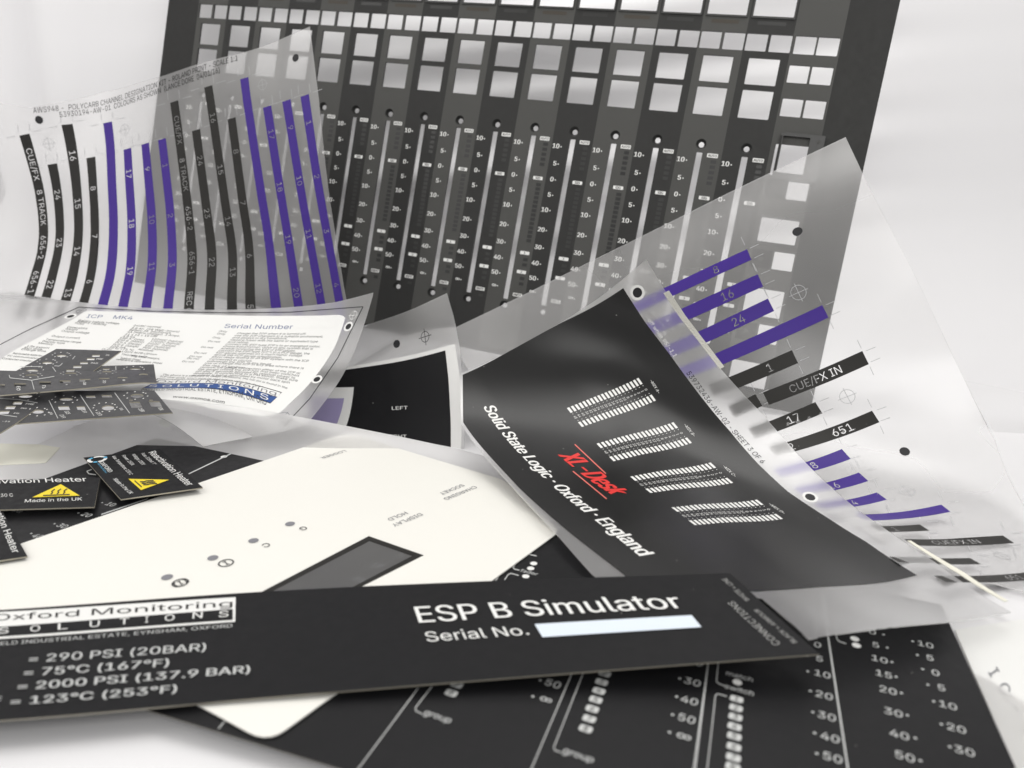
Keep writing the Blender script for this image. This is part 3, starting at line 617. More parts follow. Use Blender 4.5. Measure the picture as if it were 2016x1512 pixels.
# ---- black title sheet
xl = thing('title_sheet', XL.at([.6], [.9])[0], 'black sheet lettered XL-Desk in red with four white meter scales, curling up behind', 'printed sheet')
xr = [(1255, 576), (1595, 979)]
sheet_film(XL, [(1272, 511), (1307, 569), (1418, 725), (1503, 817), (1646, 968), (1741, 1040), (1840, 1106), (1990, 1205), (1865, 1225), (1592, 1259), (1566, 1234), (1500, 1178), (1440, 1170), (1290, 1190), (1230, 1180), (1165, 1131), (1091, 1047), (981, 928), (908, 836), (906, 735), (1023, 683), (1150, 606)], 'clear_margin', M['filmc'], xl, 20, holes=[disc_uv(XL, q, 9) for q in xr])
for q in xr: disc(XL, q, 15, 'ring_mark', M['ink'], xl, .0001, 10); disc(XL, q, 9.6, 'punched_dot', M['bink'], xl, .0001)
poly(XL, [(1227, 567), (1270, 634), (1318, 697), (1381, 782), (1437, 849), (1493, 914), (1551, 968), (1628, 1019), (1705, 1067), (1805, 1133), (1490, 1165), (1290, 1186), (1222, 1127), (1129, 1055), (1023, 962), (912, 832), (911, 738), (1000, 693), (1100, 638)], 'black_print', M['satin'], xl, .00012, grid=24)
text(XL, [('Solid State Logic · Oxford · England', (952, 803), (1264, 1100), (19.5, -8), .11, .30)], M['ink'], xl, .00025, 'title_lettering')
text(XL, [('XL-Desk', (1099, 897), (1206, 976), (34, -9), .16, .35)], M['red'], xl, .00025, 'red_lettering')
lines(XL, [[(1131.5, 875.6), (1192.6, 933.3)], [(1127.8, 928.5), (1194.4, 983.3)]], 2.2, 'red_rule', M['pink'], xl, .00025)
z3 = lambda x, y: (900 + x / 2.7, 560 + y / 2.7)
MS = [((1122, 808), (1259, 751), (1144, 836), (1285, 784)), ((1181, 878), (1328, 838), (1206, 904), (1355, 868)), ((1248, 943), (1402, 917), (1278, 967), (1435, 947)), ((1330, 1004), (1494, 990), (1364, 1030), (1532, 1018))]
scl = ['0', '1', '2', '4', '6', '8', '10', '12', '14', '16', '18', '20', '22', '24', '28', '32', '36', '40', '44', '48']
for k, (l, r, l2, r2) in enumerate(MS):
    l, r, l2, r2 = [np.array(XL.inv(*q)) for q in (l, r, l2, r2)]; Q = []; W, Hh = XL.metric(); kk = np.array([W, Hh])
    s_dir = (l2 - l); s_dir[1] = 0; s_len = abs(s_dir[0] * W); s_u = s_dir / abs(s_dir[0]) / W; t_u = np.array([0, 1. / Hh]) * (1 if r[1] > l[1] else -1)
    s_u = np.array([math.copysign(1. / W, l2[0] - l[0]), 0])
    step = abs(r[1] - l[1]) * Hh / 19; bw = step * .30; bl = s_len * .17; items = []
    for row, (A_, B_) in enumerate(((l, r), (l2, r2))):
        for i in range(20):
            c = A_ + (B_ - A_) * i / 19; Q.append([c - s_u * bl - t_u * bw, c - s_u * bl + t_u * bw, c + s_u * bl + t_u * bw, c + s_u * bl - t_u * bw])
    for i in range(20):
        for f_ in (.27, .73):
            c = (l + (r - l) * i / 19) * (1 - f_) + (l2 + (r2 - l2) * i / 19) * f_; e = .00018; Q.append([c - s_u * e - t_u * e, c - s_u * e + t_u * e, c + s_u * e + t_u * e, c + s_u * e - t_u * e])
    g = quads(XL, Q, 'meter_scale', M['ink'], xl, .00025)
    A, B, n0 = [], [], 0
    for i in range(20):
        V, T, _ = glyphs(scl[19 - i], .02); c = (l + (r - l) * i / 19) * .5 + (l2 + (r2 - l2) * i / 19) * .5; h = step * .62; m_ = (V.max(0) + V.min(0)) / 2
        UV = c + np.outer((V[:, 0] - m_[0]) * h / CAP, s_u) + np.outer((V[:, 1] - m_[1]) * h / CAP, t_u); A.append(UV); B.append(T + n0); n0 += len(UV)
    put(XL, np.concatenate(A), np.concatenate(B), 'scale_lettering', M['ink'], g, .0003)
text(XL, [('–MIX A–', z3(1024, 512), z3(1068, 582), (4.8, -2.2), .0, .2), ('–MIX B–', z3(1204, 747), z3(1256, 812), (4.8, -2.2), .0, .2), ('–MIX C–', z3(1410, 968), z3(1474, 1026), (4.8, -1.9), .0, .2), ('–MIX D–', (1512, 993), (1542, 1013), (4.8, -1.5), .0, .2)], M['ink'], xl, .0003)
text(XL, [('off white 95/-1,1', z3(1012, 190), z3(1152, 388), (7, -3.5), .01)], M['ink'], xl, .0003)
text(XL, [('539732436-AW-02 - SHEET 3 OF 6', (1351, 735), (1499, 913), (8.5, -5))], M['bink'], xl, .0003)
poly(XL, [(1306, 577), (1317, 572), (1350, 622), (1385, 668), (1426, 722), (1417, 727), (1375, 672), (1340, 627)], 'adhesive_strip', M['glue'], xl, .0004, thick=.0004, grid=0)
poly(XL, [(1786, 1066), (1793, 1066), (1898, 1129), (1984, 1184), (1978, 1186), (1890, 1133)], 'tape_strip', M['tape'], xl, .0004, thick=.0003)

# ================================================================== flat pile in front
def fl(off, a=(308, 862), b=(1853, 1192), c=(660, 1510)): return Flat(pile(*a, off), pile(*b, off), pile(*c, off))
# big black sheet
S0_ = fl(0.)
big = thing('fader_scale_sheet', pile(1100, 1150), 'large black sheet printed with fader scales and fine white rules, lying under the cream sheet', 'printed sheet')
poly(S0_, [(308, 862), (1853, 1192), (2000, 1512), (2100, 1730), (1500, 1760), (660, 1510), (-500, 1158)], 'black_print', M['black'], big, 0., grid=0, thick=.0003, edge=M['edged'])
ex = np.array(S0_.inv(1853, 1192)) - np.array(S0_.inv(308, 862)); ex /= np.linalg.norm(ex)
ey = np.array(S0_.inv(308, 862)) - np.array(S0_.inv(-500, 1158)); ey /= np.linalg.norm(ey)
zb = lambda x, y: (1350 + x / 3.027, 1080 + y / 3.027); za = lambda x, y: (700 + x / 2.88, 1080 + y / 2.88); zc = lambda x, y: (x / 2.88, 840 + y / 2.88)
colA = [('10', 765, 415), ('5', 773, 495), ('0', 785, 577), ('5', 797, 660), ('10', 815, 752), ('20', 825, 878), ('30', 840, 1003), ('40', 860, 1130), ('50', 875, 1250)]
colB = [('0', 1112, 500), ('5', 1132, 578), ('10', 1155, 663), ('15', 1180, 752), ('20', 1205, 848), ('30', 1237, 980), ('40', 1272, 1113), ('50', 1305, 1243)]
colC = [('10', 1428, 575), ('5', 1455, 655), ('0', 1488, 744), ('5', 1523, 833), ('10', 1562, 938), ('20', 1612, 1075), ('30', 1660, 1210)]
colD = [('0', 1950, 655), ('30', 1910, 760), ('40', 1893, 865), ('50', 1878, 968), ('∞', 1862, 1070)]
it = [(s, zb(x, y), 0.0027) for s, x, y in colA + colB + colC] + [(s, za(x, y), 0.0027) for s, x, y in colD] + [('50', za(1120, 770), 0.0027), ('∞', za(1080, 860), 0.0025), ('10', zc(630, 443), 0.0027), ('20', zc(493, 503), 0.0027), ('30', zc(355, 565), 0.0027), ('40', zc(215, 625), 0.0027)]
it += [('match', zb(320, 765), .0019), ('switch', zb(318, 845), .0019), ('group', za(462, 962), .0021), ('group', za(1260, 1183), .0021), ('fader', za(985, 137), .0019), ('input', zc(92, 480), .0019), ('5', (790, 1094), 0.0027), ('10', (742, 1115), 0.0027), ('20', (706, 1142), 0.0027), ('10', (1187, 1122), 0.0025)]
text_mid(S0_, it, M['inkd'], big, .0002, 'scale_lettering', (ex, ey), .012)
# the dots, rules and lamp numbers
dd = [zb(x, y) for x, y in ((722, 643), (727, 735), (742, 852), (757, 978), (768, 1103), (780, 1225), (700, 405), (705, 478), (1178, 516), (1200, 594), (1228, 680), (1253, 768), (1285, 865), (1320, 997), (1368, 1133), (1398, 1268), (1352, 556), (1380, 638), (1412, 722), (1443, 815), (1477, 914), (1523, 1050), (1573, 1185))]
dd += [za(x, y) for x, y in ((1838, 740), (1820, 843), (1797, 945), (1780, 1045), (1047, 750), (1005, 842))] + [zc(x, y) for x, y in ((580, 433), (445, 492), (310, 553), (178, 608))]
def dots_at(S, pts, r, name, m, parent, off=.0002):
    V, E = [], []
    for q in pts: c = disc_uv(S, q, r, 12, pix=False); E += loop_edges(c, True, len(V)); V += c
    return lay(S, V, E, name, m, parent, off)
dots_at(S0_, dd, .0004, 'scale_dots', M['inkd'], big)
for q in [zb(307, 800), zb(1007, 541), zb(1017, 580), za(1010, 87), za(993, 115), za(965, 160)]: dots_at(S0_, [q], .0013, 'lamp_dot', M['ink'], big)
dots_at(S0_, [zc(1270, 172)], .0016, 'node_dot', M['ink'], big)
lines(S0_, [[zb(805, 228), zb(850, 540), zb(968, 1330)]], 3.4, 'rule', M['inkd'], big, .0002)
for a, b in ((zb(135, 685), zb(55, 1330)), (za(355, 795), za(10, 1260)), (za(1225, 715), za(985, 1280)), (za(1998, 650), za(1915, 1260)), (zc(1310, 155), zc(1070, 270)), (zc(840, 410), zc(575, 500)), ((448, 1415), (430, 1436)), (za(820, 145), za(795, 185))):
    lines(S0_, [[a, b]], 2., 'rule', M['inkd'], big, .0002)
for br in ([zb(962, 480), zb(905, 463), zb(894, 478), zb(900, 540), zb(912, 556), zb(955, 570)], [zb(193, 685), zb(183, 795), zb(195, 808), zb(232, 822)], [zb(245, 884), zb(190, 869), zb(176, 880), zb(168, 960), zb(126, 1330)],
           [za(433, 785), za(340, 905), za(342, 925), za(378, 940)], [za(1290, 710), za(1124, 1130), za(1130, 1148), za(1168, 1160)], [za(1027, 45), za(978, 34)], [za(925, 70), za(893, 108), za(898, 118), za(930, 126)], [za(925, 155), za(880, 143), za(865, 150), za(845, 180)], [zc(520, 245), zc(492, 255), zc(505, 270), zc(545, 275)]):
    lines(S0_, [br], 1.8, 'bracket_rule', M['inkd'], big, .0002)
def keyq(q, n, w_=.0034, h_=.0024):
    c = np.array(S0_.inv(*q)); r_ = []
    for cx, cy, a0 in ((w_ / 2 - .0006, h_ / 2 - .0006, 0), (-w_ / 2 + .0006, h_ / 2 - .0006, 90), (-w_ / 2 + .0006, -h_ / 2 + .0006, 180), (w_ / 2 - .0006, -h_ / 2 + .0006, 270)):
        r_ += [tuple(c + ex * (cx + .0006 * math.cos(R(a0 + k * 45))) + ey * (cy + .0006 * math.sin(R(a0 + k * 45)))) for k in range(3)]
    o = poly(S0_, None, 'number_key', M['inkd'], big, .0002, uvpts=r_); text_mid(S0_, [(str(n), q, .0017)], M['strip'], o, .0003, 'digit', (ex, ey))
for i, (x, y) in enumerate(((303, 900), (299, 953), (296, 1007), (291, 1064), (289, 1122), (287, 1185), (284, 1248), (280, 1305))): keyq(zb(x, y), i + 1)
for i, (x, y) in enumerate(((1413, 712), (1395, 760), (1380, 810), (1362, 860), (1342, 912), (1325, 968), (1305, 1025))): keyq(za(x, y), i + 2)
for i, (x, y) in enumerate(((575, 775), (543, 822))): keyq(za(x, y), i + 7)

# milky film over the back of the pile, under the black sheet
rear = [at(-60, 800, .40), at(100, 790, .395), at(270, 782, .371), at(482, 800, .376), at(760, 850, .386), at(1010, 905, .357)]
FH = Net(np.array([rear] + [[pile(x, yy, -.0013) for x, yy in zip((-60, 100, 290, 500, 770, 1010), ys)] for ys in ((880, 884, 884, 890, 910, 940), (950, 955, 955, 955, 960, 985), (1020, 1030, 1030, 1030, 1030, 1030))]).transpose(1, 0, 2))
fh = thing('milky_film', pile(300, 930), 'milky translucent film lying over the lower edge of the white text sheet', 'plastic film')
sheet_film(FH, [(-60, 925), (0, 902), (150, 838), (240, 806), (290, 786), (482, 802), (720, 846), (905, 885), (1010, 912), (1060, 1010), (700, 1010), (330, 1000), (-60, 1010)], 'film', M['filmh'], fh, 18)
disc(FH, (325, 833), 11, 'punched_hole', M['white'], fh, .0002)
poly(FH, [(-40, 890), (0, 874), (80, 876), (118, 882), (90, 912), (-40, 918)], 'yellow_note', M['note'], fh, .0003, thick=.0002)

# scrap of striped film under the milky one
SSC = Flat(ground(400, 860, .0006), ground(700, 860, .0006), ground(400, 900, .0006))
scr = thing('strip_print_scrap', ground(450, 850), 'grey and lavender striped film scrap seen blurred through the milky film', 'printed film')
for px, m in (([(740, 730), (830, 735), (770, 800), (680, 792)], M['fink']), ([(1120, 705), (1215, 710), (1150, 795), (1065, 788)], M['lav']), ([(1090, 812), (1400, 822), (1395, 846), (1085, 838)], M['gink']), ([(1400, 780), (1560, 765), (1900, 800), (1900, 900), (1440, 900), (1400, 850)], M['gink'])):
    poly(SSC, [z5(*q) for q in px], 'printed_patch', m, scr, 0.)
text(SSC, [('PRINT - SCALE 1:1', z5(940, 890), z5(985, 735), (9, 2)), ('LANCE DORE', z5(1010, 890), z5(1045, 770), (9, 2))], M['fink'], scr, .0002)

# cream instrument sheet
CS = fl(.0008)
crm = thing('cream_sheet', pile(600, 1100), 'cream instrument sheet with a dark display window, four dots and small upside-down lettering', 'label sheet')
def rc(p, a, b, r): # rounded corner between directions
    p, a, b = map(np.array, (p, a, b)); da = (a - p) / np.linalg.norm(a - p); db = (b - p) / np.linalg.norm(b - p); out = []
    for k in range(6):
        t = k / 5; out.append(tuple((1 - t)**2 * (p + da * r) + 2 * t * (1 - t) * p + t * t * (p + db * r)))
    return out
pts = []
cs_ = [(681, 852), (993, 945), (1101, 1047), (527, 1462), (389, 1387), (-140, 1132)]
for i, p in enumerate(cs_): pts += rc(p, cs_[i-1], cs_[(i+1) % 6], (38, 16, 8, 44, 10, 20)[i])
win = [(726, 1055), (835, 1093), (560, 1232), (430, 1209)]
wuv = [CS.inv(*q) for q in win]
poly(CS, pts, 'cream_print', M['cream'], crm, 0., thick=.0004, edge=M['edgew'], holes=[wuv])
inn = [(727, 1065), (811, 1094), (540, 1236), (452, 1207)]
poly(CS, win, 'window_frame', M['strip'], crm, -.0001, holes=[[CS.inv(*q) for q in inn]])
poly(CS, inn, 'display_window', M['smoke'], crm, -.00012)
ux = np.array(CS.inv(640, 901)) - np.array(CS.inv(676, 890)); ux /= np.linalg.norm(ux)
n_ = np.array([-ux[1], ux[0]]); q0 = project(CS.at([0, ux[0] * .01, n_[0] * .01], [0, ux[1] * .01, n_[1] * .01])); d1, d2 = q0[1] - q0[0], q0[2] - q0[0]
if d1[0] * d2[1] - d1[1] * d2[0] > 0: n_ = -n_
text_mid(CS, [('LOGGER', (657, 895), 0.0025), ('CHARGING', (907, 971), 0.0025), ('SOCKET', (890, 964), 0.0025), ('DISPLAY', (802, 1024), 0.0025), ('HOLD', (783, 1017), 0.0025)], M['gink'], crm, .0002, 'lettering', (ux, n_), -.005)
for q, s in (((571, 1032), (597, 1041)), ((499, 1065), (524, 1074)), ((419, 1099), (445, 1109)), ((329, 1137), (355, 1148))):
    dots_at(CS, [q], .0019, 'indicator_dot', M['gink'], crm)
for s, q in (('G', (597, 1041)), ('C', (524, 1074)), ('I', (445, 1109)), ('III', (355, 1148))):
    text_mid(CS, [(s, q, .0030)], M['bink'], crm, .0002, 'symbol', (ux, n_))
for q in ((445, 1109), (355, 1148)): 
    V = disc_uv(CS, q, .0027, 20, pix=False); h = disc_uv(CS, q, .0022, 20, pix=False); lay(CS, V + h, loop_edges(V) + loop_edges(h, True, 20), 'symbol_ring', M['bink'], crm, .0002)

# hot-surface heater labels
def zl(p): return [(x / 2.88, 840 + y / 2.88) for x, y in p]
def tri_sign(S, t, pts, flip=False):
    pts = [np.array(p) for p in pts]; o = poly(S, [tuple(p) for p in pts], 'warning_triangle', M['yellow'], t, .0002)
    top, r, l = pts; c = (l + r) / 2; up = top - c; rt = (r - l)
    L = []
    for k in (-.13, .0, .13):
        b = c + rt * k + up * .20; L.append([tuple(b + rt * dx + up * dy) for dx, dy in ((0, 0), (.035, .10), (-.005, .20), (.03, .32), (.05, .38))])
    lines(S, L, 2.2, 'heat_waves', M['bink'], o, .0003); lines(S, [[tuple(l + rt * .22 + up * .10), tuple(r - rt * .22 + up * .10)]], 2.2, 'base_bar', M['bink'], o, .0003)
def label_sheet(corners, off, label, base):
    a, b, c = corners[:3]; S = Flat(pile(*a, off), pile(*b, off), pile(*c, off)); t = thing('heater_label', pile(*base), label, 'label', 'black heater labels')
    poly(S, corners, 'plate', M['blackm'], t, 0., thick=.0005, edge=M['edge']); return S, t
SBl, tB = label_sheet(zl([(473, 175), (905, 125), (1150, 345), (685, 412)]), .0036, 'black heater label turned sideways, its title running down beside the cream sheet', (280, 930))
text(SBl, [('Reactivation Heater', zc(842, 150), zc(1062, 340), (13, -4), .014)], M['ink'], tB, .0002, 'title_lettering')
text(SBl, [("Fuse: 315mA 'T'", zc(799, 155), zc(868, 218), (7, -1.5)), ('Voltage: 230V', zc(746, 160), zc(806, 220), (7, -1.5)), ('Power: 250A', zc(690, 166), zc(745, 222), (7, -1.5)), ('Max Temperature: 130 C', zc(634, 172), zc(735, 276), (7, -1.5)), ('Made in the UK', zc(640, 300), zc(735, 385), (8, -2))], M['ink'], tB, .0002)
text(SBl, [('OXFORD', zc(562, 205), zc(618, 262), (8, -2.5), .03)], M['ink'], tB, .0002); text(SBl, [('ENGINEERING', zc(552, 212), zc(600, 266), (3, -1))], M['lblue'], tB, .0002)
tri_sign(SBl, tB, [zc(960, 303), zc(800, 362), zc(728, 298)])
def ring_logo(S, c, parent):
    W, Hh = S.metric(); u, v = S.inv(*c)
    for k in range(3):
        for m_, a0, a1 in ((M['ink'], k * 120, k * 120 + 78), (M['lblue'], k * 120 + 84, k * 120 + 112)):
            A = [(u + .0042 * math.cos(R(a)), v + .0042 * math.sin(R(a))) for a in np.linspace(a0, a1, 6)] + [(u + .0027 * math.cos(R(a)), v + .0027 * math.sin(R(a))) for a in np.linspace(a1, a0, 6)]
            poly(S, None, 'logo_arc', m_, parent, .0002, uvpts=A)
ring_logo(SBl, zc(552, 187), tB)
SAl, tA = label_sheet(zl([(568, 288), (535, 455), (-260, 478), (-260, 308)]), .0030, 'black heater label at the left edge with its title upright above a yellow triangle', (90, 975))
text(SAl, [('Reactivation Heater', zc(-215, 330), zc(495, 312), (0, -8.5), .016)], M['ink'], tA, .0002, 'title_lettering')
text(SAl, [('Made in the UK', zc(140, 432), zc(466, 420), (1, -6)), ('Max Temperature: 130 C', zc(-300, 410), zc(75, 398), (0, -6))], M['ink'], tA, .0002)
tri_sign(SAl, tA, [zc(345, 328), zc(452, 393), zc(183, 403)])
SCl, tC = label_sheet(zl([(14, 482), (156, 735), (-200, 790), (-330, 520)]), .0024, 'black heater label cut by the left photo edge, title slanting down, below the upright one', (10, 1060))
text(SCl, [('Reactivation Heater', zc(-75, 380), zc(72, 722), (13, -3), .016)], M['ink'], tC, .0002, 'title_lettering')

# long black plaque across the front
def pq_row(pts, off): return [pile(x, y, o) for (x, y), o in zip(pts, off)]
topr = [(-420, 1222), (0, 1201), (514, 1165), (971, 1143.5), (1437.5, 1128.5)]; botr = [(-560, 1449), (0, 1418), (547, 1371), (1080, 1328), (1612.5, 1287.5)]
offs = [.002, .002, .003, .0060, .0122]; offb = [.0016, .0018, .0022, .0045, .0102]
PL = Net(np.array([pq_row(topr, offs), pq_row(botr, offb), pq_row(botr, offb)]).transpose(1, 0, 2))
# the middle row is re-spaced so that the sheet stays flat across its height
PL.N[:, 1] = (PL.N[:, 0] + PL.N[:, 2]) / 2; PL = Net(PL.N)
pl = thing('name_plaque', pile(900, 1300), 'long black plaque lettered ESP B Simulator lying across the front of the pile', 'name plate')
poly(PL, None, 'plate', M['blackm'], pl, 0., thick=.0005, edge=M['plate_edge'], grid=8, uvpts=[(0, 0), (1, 0), (1, 1), (0, 1)])
z8 = lambda x, y: (x / 2.88, 1130 + y / 2.88)
text(PL, [('ESP B Simulator', za(362, 425), za(1868, 340), (-10.5, -31), .03)], M['ink'], pl, .0003, 'title_lettering')
text(PL, [('Serial No.', za(408, 533), za(988, 492), (-7.5, -19))], M['ink'], pl, .0003)
poly(PL, [za(1015, 433), za(1905, 382), za(1962, 450), za(1060, 507)], 'serial_panel', M['bluewhite'], pl, .0003)
text(PL, [('= 290 PSI (20BAR)', z8(163, 508), z8(1165, 440), (3, -15), .03), ('= 75°C (167°F)', z8(135, 586), z8(955, 528), (3, -15), .05), ('= 2000 PSI (137.9 BAR)', z8(100, 664), z8(1415, 566), (3, -15), .05), ('= 123°C (253°F)', z8(60, 750), z8(1000, 676), (3, -15), .05), (':', z8(-6, 722), z8(8, 720), (3, -10))], M['inkd'], pl, .0003)
poly(PL, [z8(-420, 240), z8(1337, 136), z8(1334, 276), z8(-470, 400)], 'logo_box', M['ink'], pl, .0003)
poly(PL, [z8(-440, 332), z8(1320, 205), z8(1321, 266), z8(-460, 386)], 'logo_bar', M['blackm'], pl, .0004)
text(PL, [('Oxford Monitoring', z8(-40, 272), z8(1318, 190), (2, -12.5))], M['strip'], pl, .0004)
for s, (x, y) in zip('SOLUTIONS', ((22, 330), (200, 318), (357, 306), (537, 292), (705, 277), (832, 267), (962, 257), (1120, 243), (1268, 236))):
    w_ = 18 if s == 'I' else 55; text(PL, [(s, z8(x - w_ / 2, y + 18), z8(x + w_ / 2, y + 14), (1, -12), .01)], M['ink'], pl, .0005)
text(PL, [('OAKFIELD INDUSTRIAL ESTATE, EYNSHAM, OXFORD', z8(-170, 420), z8(1318, 307), (1.5, -7))], M['inkd'], pl, .0003)
text(PL, [('CONNECTIONS', zb(567, 572), zb(285, 318), (-13, 4), .0), ('BLACK = ARMOUR', zb(665, 562), zb(430, 365), (-9, 2.5)), ('WHITE = LINE', zb(384, 312), zb(240, 180), (-9, 2.5))], mat('dim_white_ink', (.34, .34, .33), .5, .3), pl, .0003)
# ================================================================== small drilled boards, white card at the right
def zs(x, y): return (x / 5.6, 680 + y / 5.6)
def board(corners, deps, label, holes=(), discs=(), dotrings=(), lns=(), txt=(), arch=None, outline=None):
    S = arch or Flat(at(*corners[0], deps[0]), at(*corners[1], deps[1]), at(*corners[3], deps[3]))
    t = thing('drilled_board', at(*corners[3], deps[3]), label, 'circuit faceplate', 'small dark drilled faceplates')
    H_ = [[S.inv(*zs(*p)) for p in h] for h in holes]
    for (x, y, r, asp) in discs: H_.append([S.inv(*zs(x + r * math.cos(a), y + r * asp * math.sin(a))) for a in np.linspace(0, 2 * math.pi, 19)[:-1]])
    poly(S, None, 'plate', M['board'], t, 0., thick=.0006, edge=M['edge'], holes=H_, uvpts=[S.inv(*c) for c in (arch.outline if arch else (outline or corners))], grid=10 if arch else 0, step=None)
    D = []
    for (x, y, r, asp, n) in dotrings: D += [zs(x + r * math.cos(a), y + r * asp * math.sin(a)) for a in np.linspace(-.6, 2 * math.pi - .9, n)]
    if D:
        V, E = [], []
        for q in D:
            u, v = S.inv(*q); W, Hh = S.metric(); c = [(u + .0004 * math.cos(a) / W, v + .0004 * math.sin(a) / Hh) for a in np.linspace(0, 2 * math.pi, 9)[:-1]]; E += loop_edges(c, True, len(V)); V += c
        lay(S, V, E, 'dot_ring', M['ink'], t, .0002)
    for l in lns: lines(S, [[zs(*p) for p in l]], 1.3, 'rule', M['inkd'], t, .0002)
    if txt: text(S, [(s, zs(*a), zs(*b), up, .02) for s, a, b, up in txt], M['ink'], t, .0002)
    return t
sq = lambda x, y, w_, h_, k=.25: [(x - w_/2 + k*h_/2, y - h_/2), (x + w_/2 + k*h_/2, y - h_/2), (x + w_/2 - k*h_/2, y + h_/2), (x - w_/2 - k*h_/2, y + h_/2)]
board([zs(1085, 228), zs(1695, 208), zs(1722, 395), zs(900, 430)], [.420, .420, .405, .402], 'small dark board with a square corner poking out behind the arched strip', holes=[sq(1170, 262, 70, 16, 0)], discs=[(1490, 262, 60, .18)], dotrings=[(1480, 262, 110, .26, 9)], lns=[[(1277, 232), (1280, 275)]])
board([zs(620, 38), zs(1338, 60), zs(960, 330), zs(60, 345)], [.437, .436, .408, .406], 'small dark board slanting away at the top of the stack, square holes along its right', holes=[sq(1058, 114, 85, 22), sq(1000, 150, 85, 24), sq(925, 194, 85, 24), sq(852, 236, 90, 26), sq(775, 278, 90, 24)],
      discs=[(678, 114, 55, .2), (520, 192, 58, .2), (355, 278, 66, .2)], dotrings=[(680, 108, 100, .28, 9), (520, 184, 108, .28, 9), (355, 268, 125, .28, 9)], lns=[[(580, 240), (618, 295)], [(830, 120), (800, 155)], [(690, 200), (655, 232), (600, 228)], [(220, 238), (470, 236)]], txt=[('EQ', (1165, 116), (1200, 118), (2, -2.2)), ('PRE', (1060, 160), (1130, 162), (2, -2.6)), ('PAD', (1000, 205), (1075, 208), (2, -2.6))])
board([zs(560, 500), zs(1700, 497), zs(1903, 740), zs(60, 872)], [.378, .375, .355, .351], 'dark board nearest the viewer with ringed dots, lettered FX1 and FX2', holes=[sq(1495, 655, 120, 66, -.5), sq(1712, 645, 118, 60, -.5), sq(1178, 560, 110, 26, -.4), sq(1000, 568, 100, 24, -.4), sq(705, 690, 120, 44, -.4), sq(893, 690, 90, 40, -.4)],
      discs=[(1512, 556, 72, .3), (1190, 688, 70, .4), (728, 595, 74, .2), (415, 730, 70, .32), (1445, 605, 22, .35), (1665, 605, 22, .35)], dotrings=[(1500, 556, 130, .32, 9), (1160, 685, 130, .38, 11), (715, 600, 140, .3, 9), (420, 735, 120, .38, 9)],
      lns=[[(885, 550), (1038, 780)], [(1265, 525), (1432, 752)], [(540, 608), (640, 808)]], txt=[('FX1', (682, 805), (655, 770), (8, -1)), ('FX2', (1085, 778), (1055, 742), (8, -1)), ('EQ1', (735, 762), (710, 730), (8, -1)), ('FX2', (918, 748), (895, 718), (8, -1)), ('REC', (1555, 735), (1520, 702), (8, -1)), ('MIX', (1765, 720), (1738, 690), (8, -1)), ('60', (560, 768), (535, 745), (6, -1)), ('60', (1335, 720), (1312, 698), (6, -1))])
board([zs(-60, 555), zs(690, 492), zs(165, 865), zs(-60, 1000)], [.376, .380, .350, .340], 'dark board at the left edge with square holes, lettered PRE, crossing over the lower one', holes=[sq(193, 636, 100, 30, .6), sq(112, 685, 110, 34, .6), sq(45, 738, 110, 34, .6)], discs=[(280, 560, 78, .22), (20, 770, 0.1, .3)], dotrings=[(285, 562, 150, .3, 10)],
      lns=[[(-20, 585), (215, 602), (415, 637)], [(-20, 762), (190, 792)]], outline=[zs(-60, 310), zs(640, 330), zs(720, 440), zs(690, 492), zs(165, 865), zs(-60, 1000)], txt=[('PRE', (280, 655), (370, 662), (3, -2.8)), ('INS', (225, 700), (290, 706), (2.5, -2)), ('EQ', (150, 755), (205, 760), (2.5, -2)), ('-15', (20, 845), (105, 850), (2.5, -2))])
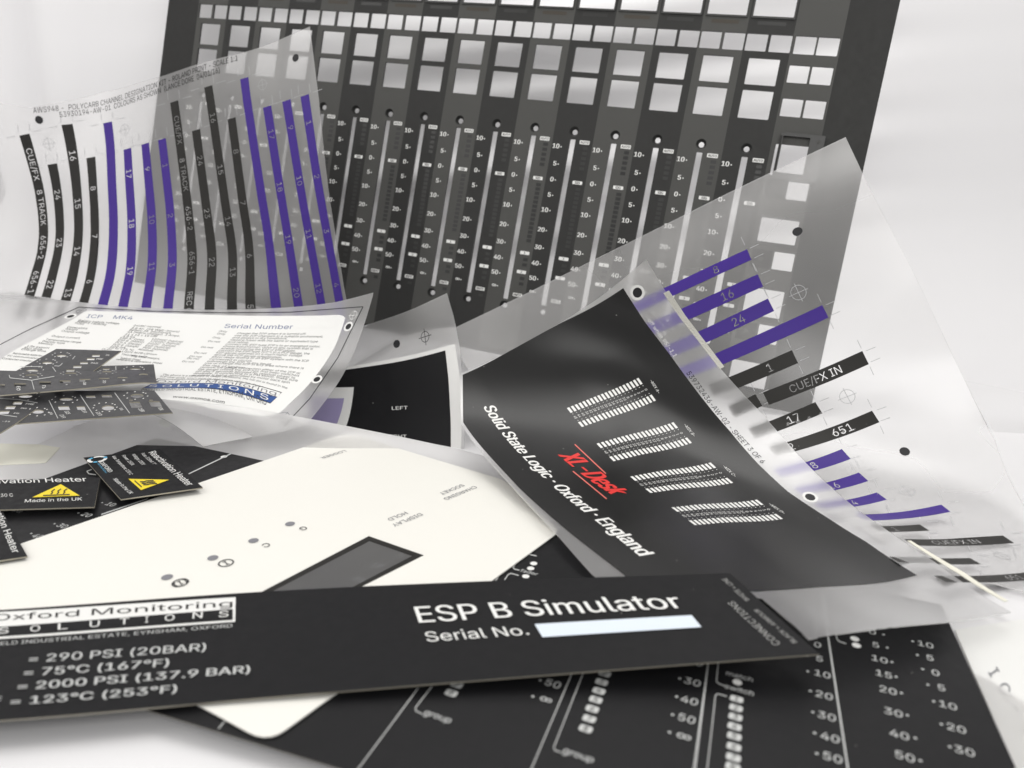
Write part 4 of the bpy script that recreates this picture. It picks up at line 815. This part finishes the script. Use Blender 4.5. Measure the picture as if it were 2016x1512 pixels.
# arched strip lying across them
ar = pixnet([[(*zs(-80, 275), .388), (*zs(500, 288), .391), (*zs(1000, 286), .395), (*zs(1500, 268), .400), (*zs(1690, 330), .396)], [(*zs(-80, 345), .381), (*zs(500, 360), .383), (*zs(1000, 345), .387), (*zs(1500, 315), .391), (*zs(1720, 375), .390)],
             [(*zs(-80, 555), .364), (*zs(500, 508), .366), (*zs(1000, 465), .371), (*zs(1500, 412), .378), (*zs(1745, 405), .382)]])
ar.outline = [zs(-80, 275), zs(500, 287), zs(1000, 286), zs(1500, 268), zs(1600, 272), zs(1650, 300), zs(1742, 402), zs(1722, 412), zs(1590, 408), zs(1200, 442), zs(690, 492), zs(-80, 556)]
board([(0, 0)] * 4, [.36] * 4, 'long arched dark strip with a row of slots lying across the other boards', holes=[sq(20, 446, 70, 34, 0), sq(220, 435, 130, 34, 0), sq(495, 415, 130, 34, 0), sq(717, 400, 120, 28, 0), sq(935, 385, 118, 30, 0), sq(1147, 370, 115, 22, 0), sq(1350, 358, 108, 18, 0)],
      discs=[(345, 330, 68, .16), (780, 308, 62, .15), (1180, 290, 52, .14), (1580, 322, 48, .25)], dotrings=[(345, 332, 120, .22, 9), (780, 312, 110, .2, 9), (1180, 296, 100, .2, 9)], lns=[[(350, 388), (378, 492)], [(100, 330), (112, 362), (350, 388), (420, 375), (600, 345)]],
      txt=[('EQ', (225, 455), (225, 500), (-7, 0)), ('LP', (505, 445), (505, 478), (-7, 0)), ('I', (722, 440), (750, 440), (0, -1.4)), ('ON', (950, 408), (950, 440), (-6, 0)), ('SO', (1168, 392), (1168, 420), (-6, 0)), ('B', (1380, 382), (1380, 396), (-5, 0))], arch=ar)
# white card with grey lettering at the right edge
WC = Flat(ground(1905, 1260, .0003), ground(2160, 1220, .0003), ground(2000, 1560, .0003))
wc = thing('white_card', ground(1990, 1400), 'white card with blurred dark characters beside the right edge of the big black sheet', 'card')
poly(WC, [(1880, 1240), (2100, 1205), (2200, 1560), (2020, 1560)], 'card', M['white'], wc, 0., thick=.0003, edge=M['edgew'])
text(WC, [('I  C: -  W', (1945, 1325), (2034, 1470), (17, -12), .0)], M['gink'], wc, .0002)
WF = Flat(ground(1905, 1330, .0009), ground(2080, 1450, .0009), ground(1990, 1530, .0009))
wf = thing('film_offcut', ground(1960, 1420), 'grey translucent film offcut beside the lower right corner of the big black sheet', 'plastic film')
poly(WF, [(1918, 1325), (1946, 1335), (2030, 1390), (2100, 1560), (2005, 1540), (1950, 1400)], 'film', M['filmh'], wf, 0.)
# faint film leaning at the far right
BF = Flat(at(1897, 748, .50), at(2060, 782, .48), at(1960, 1000, .42))
bf = thing('leaning_film', at(1990, 1000, .42), 'nearly invisible clear film standing at the right edge in front of the backdrop', 'plastic film')
poly(BF, [(1897, 748), (2060, 782), (2100, 1010), (1990, 905)], 'film', M['faint'], bf, 0.)
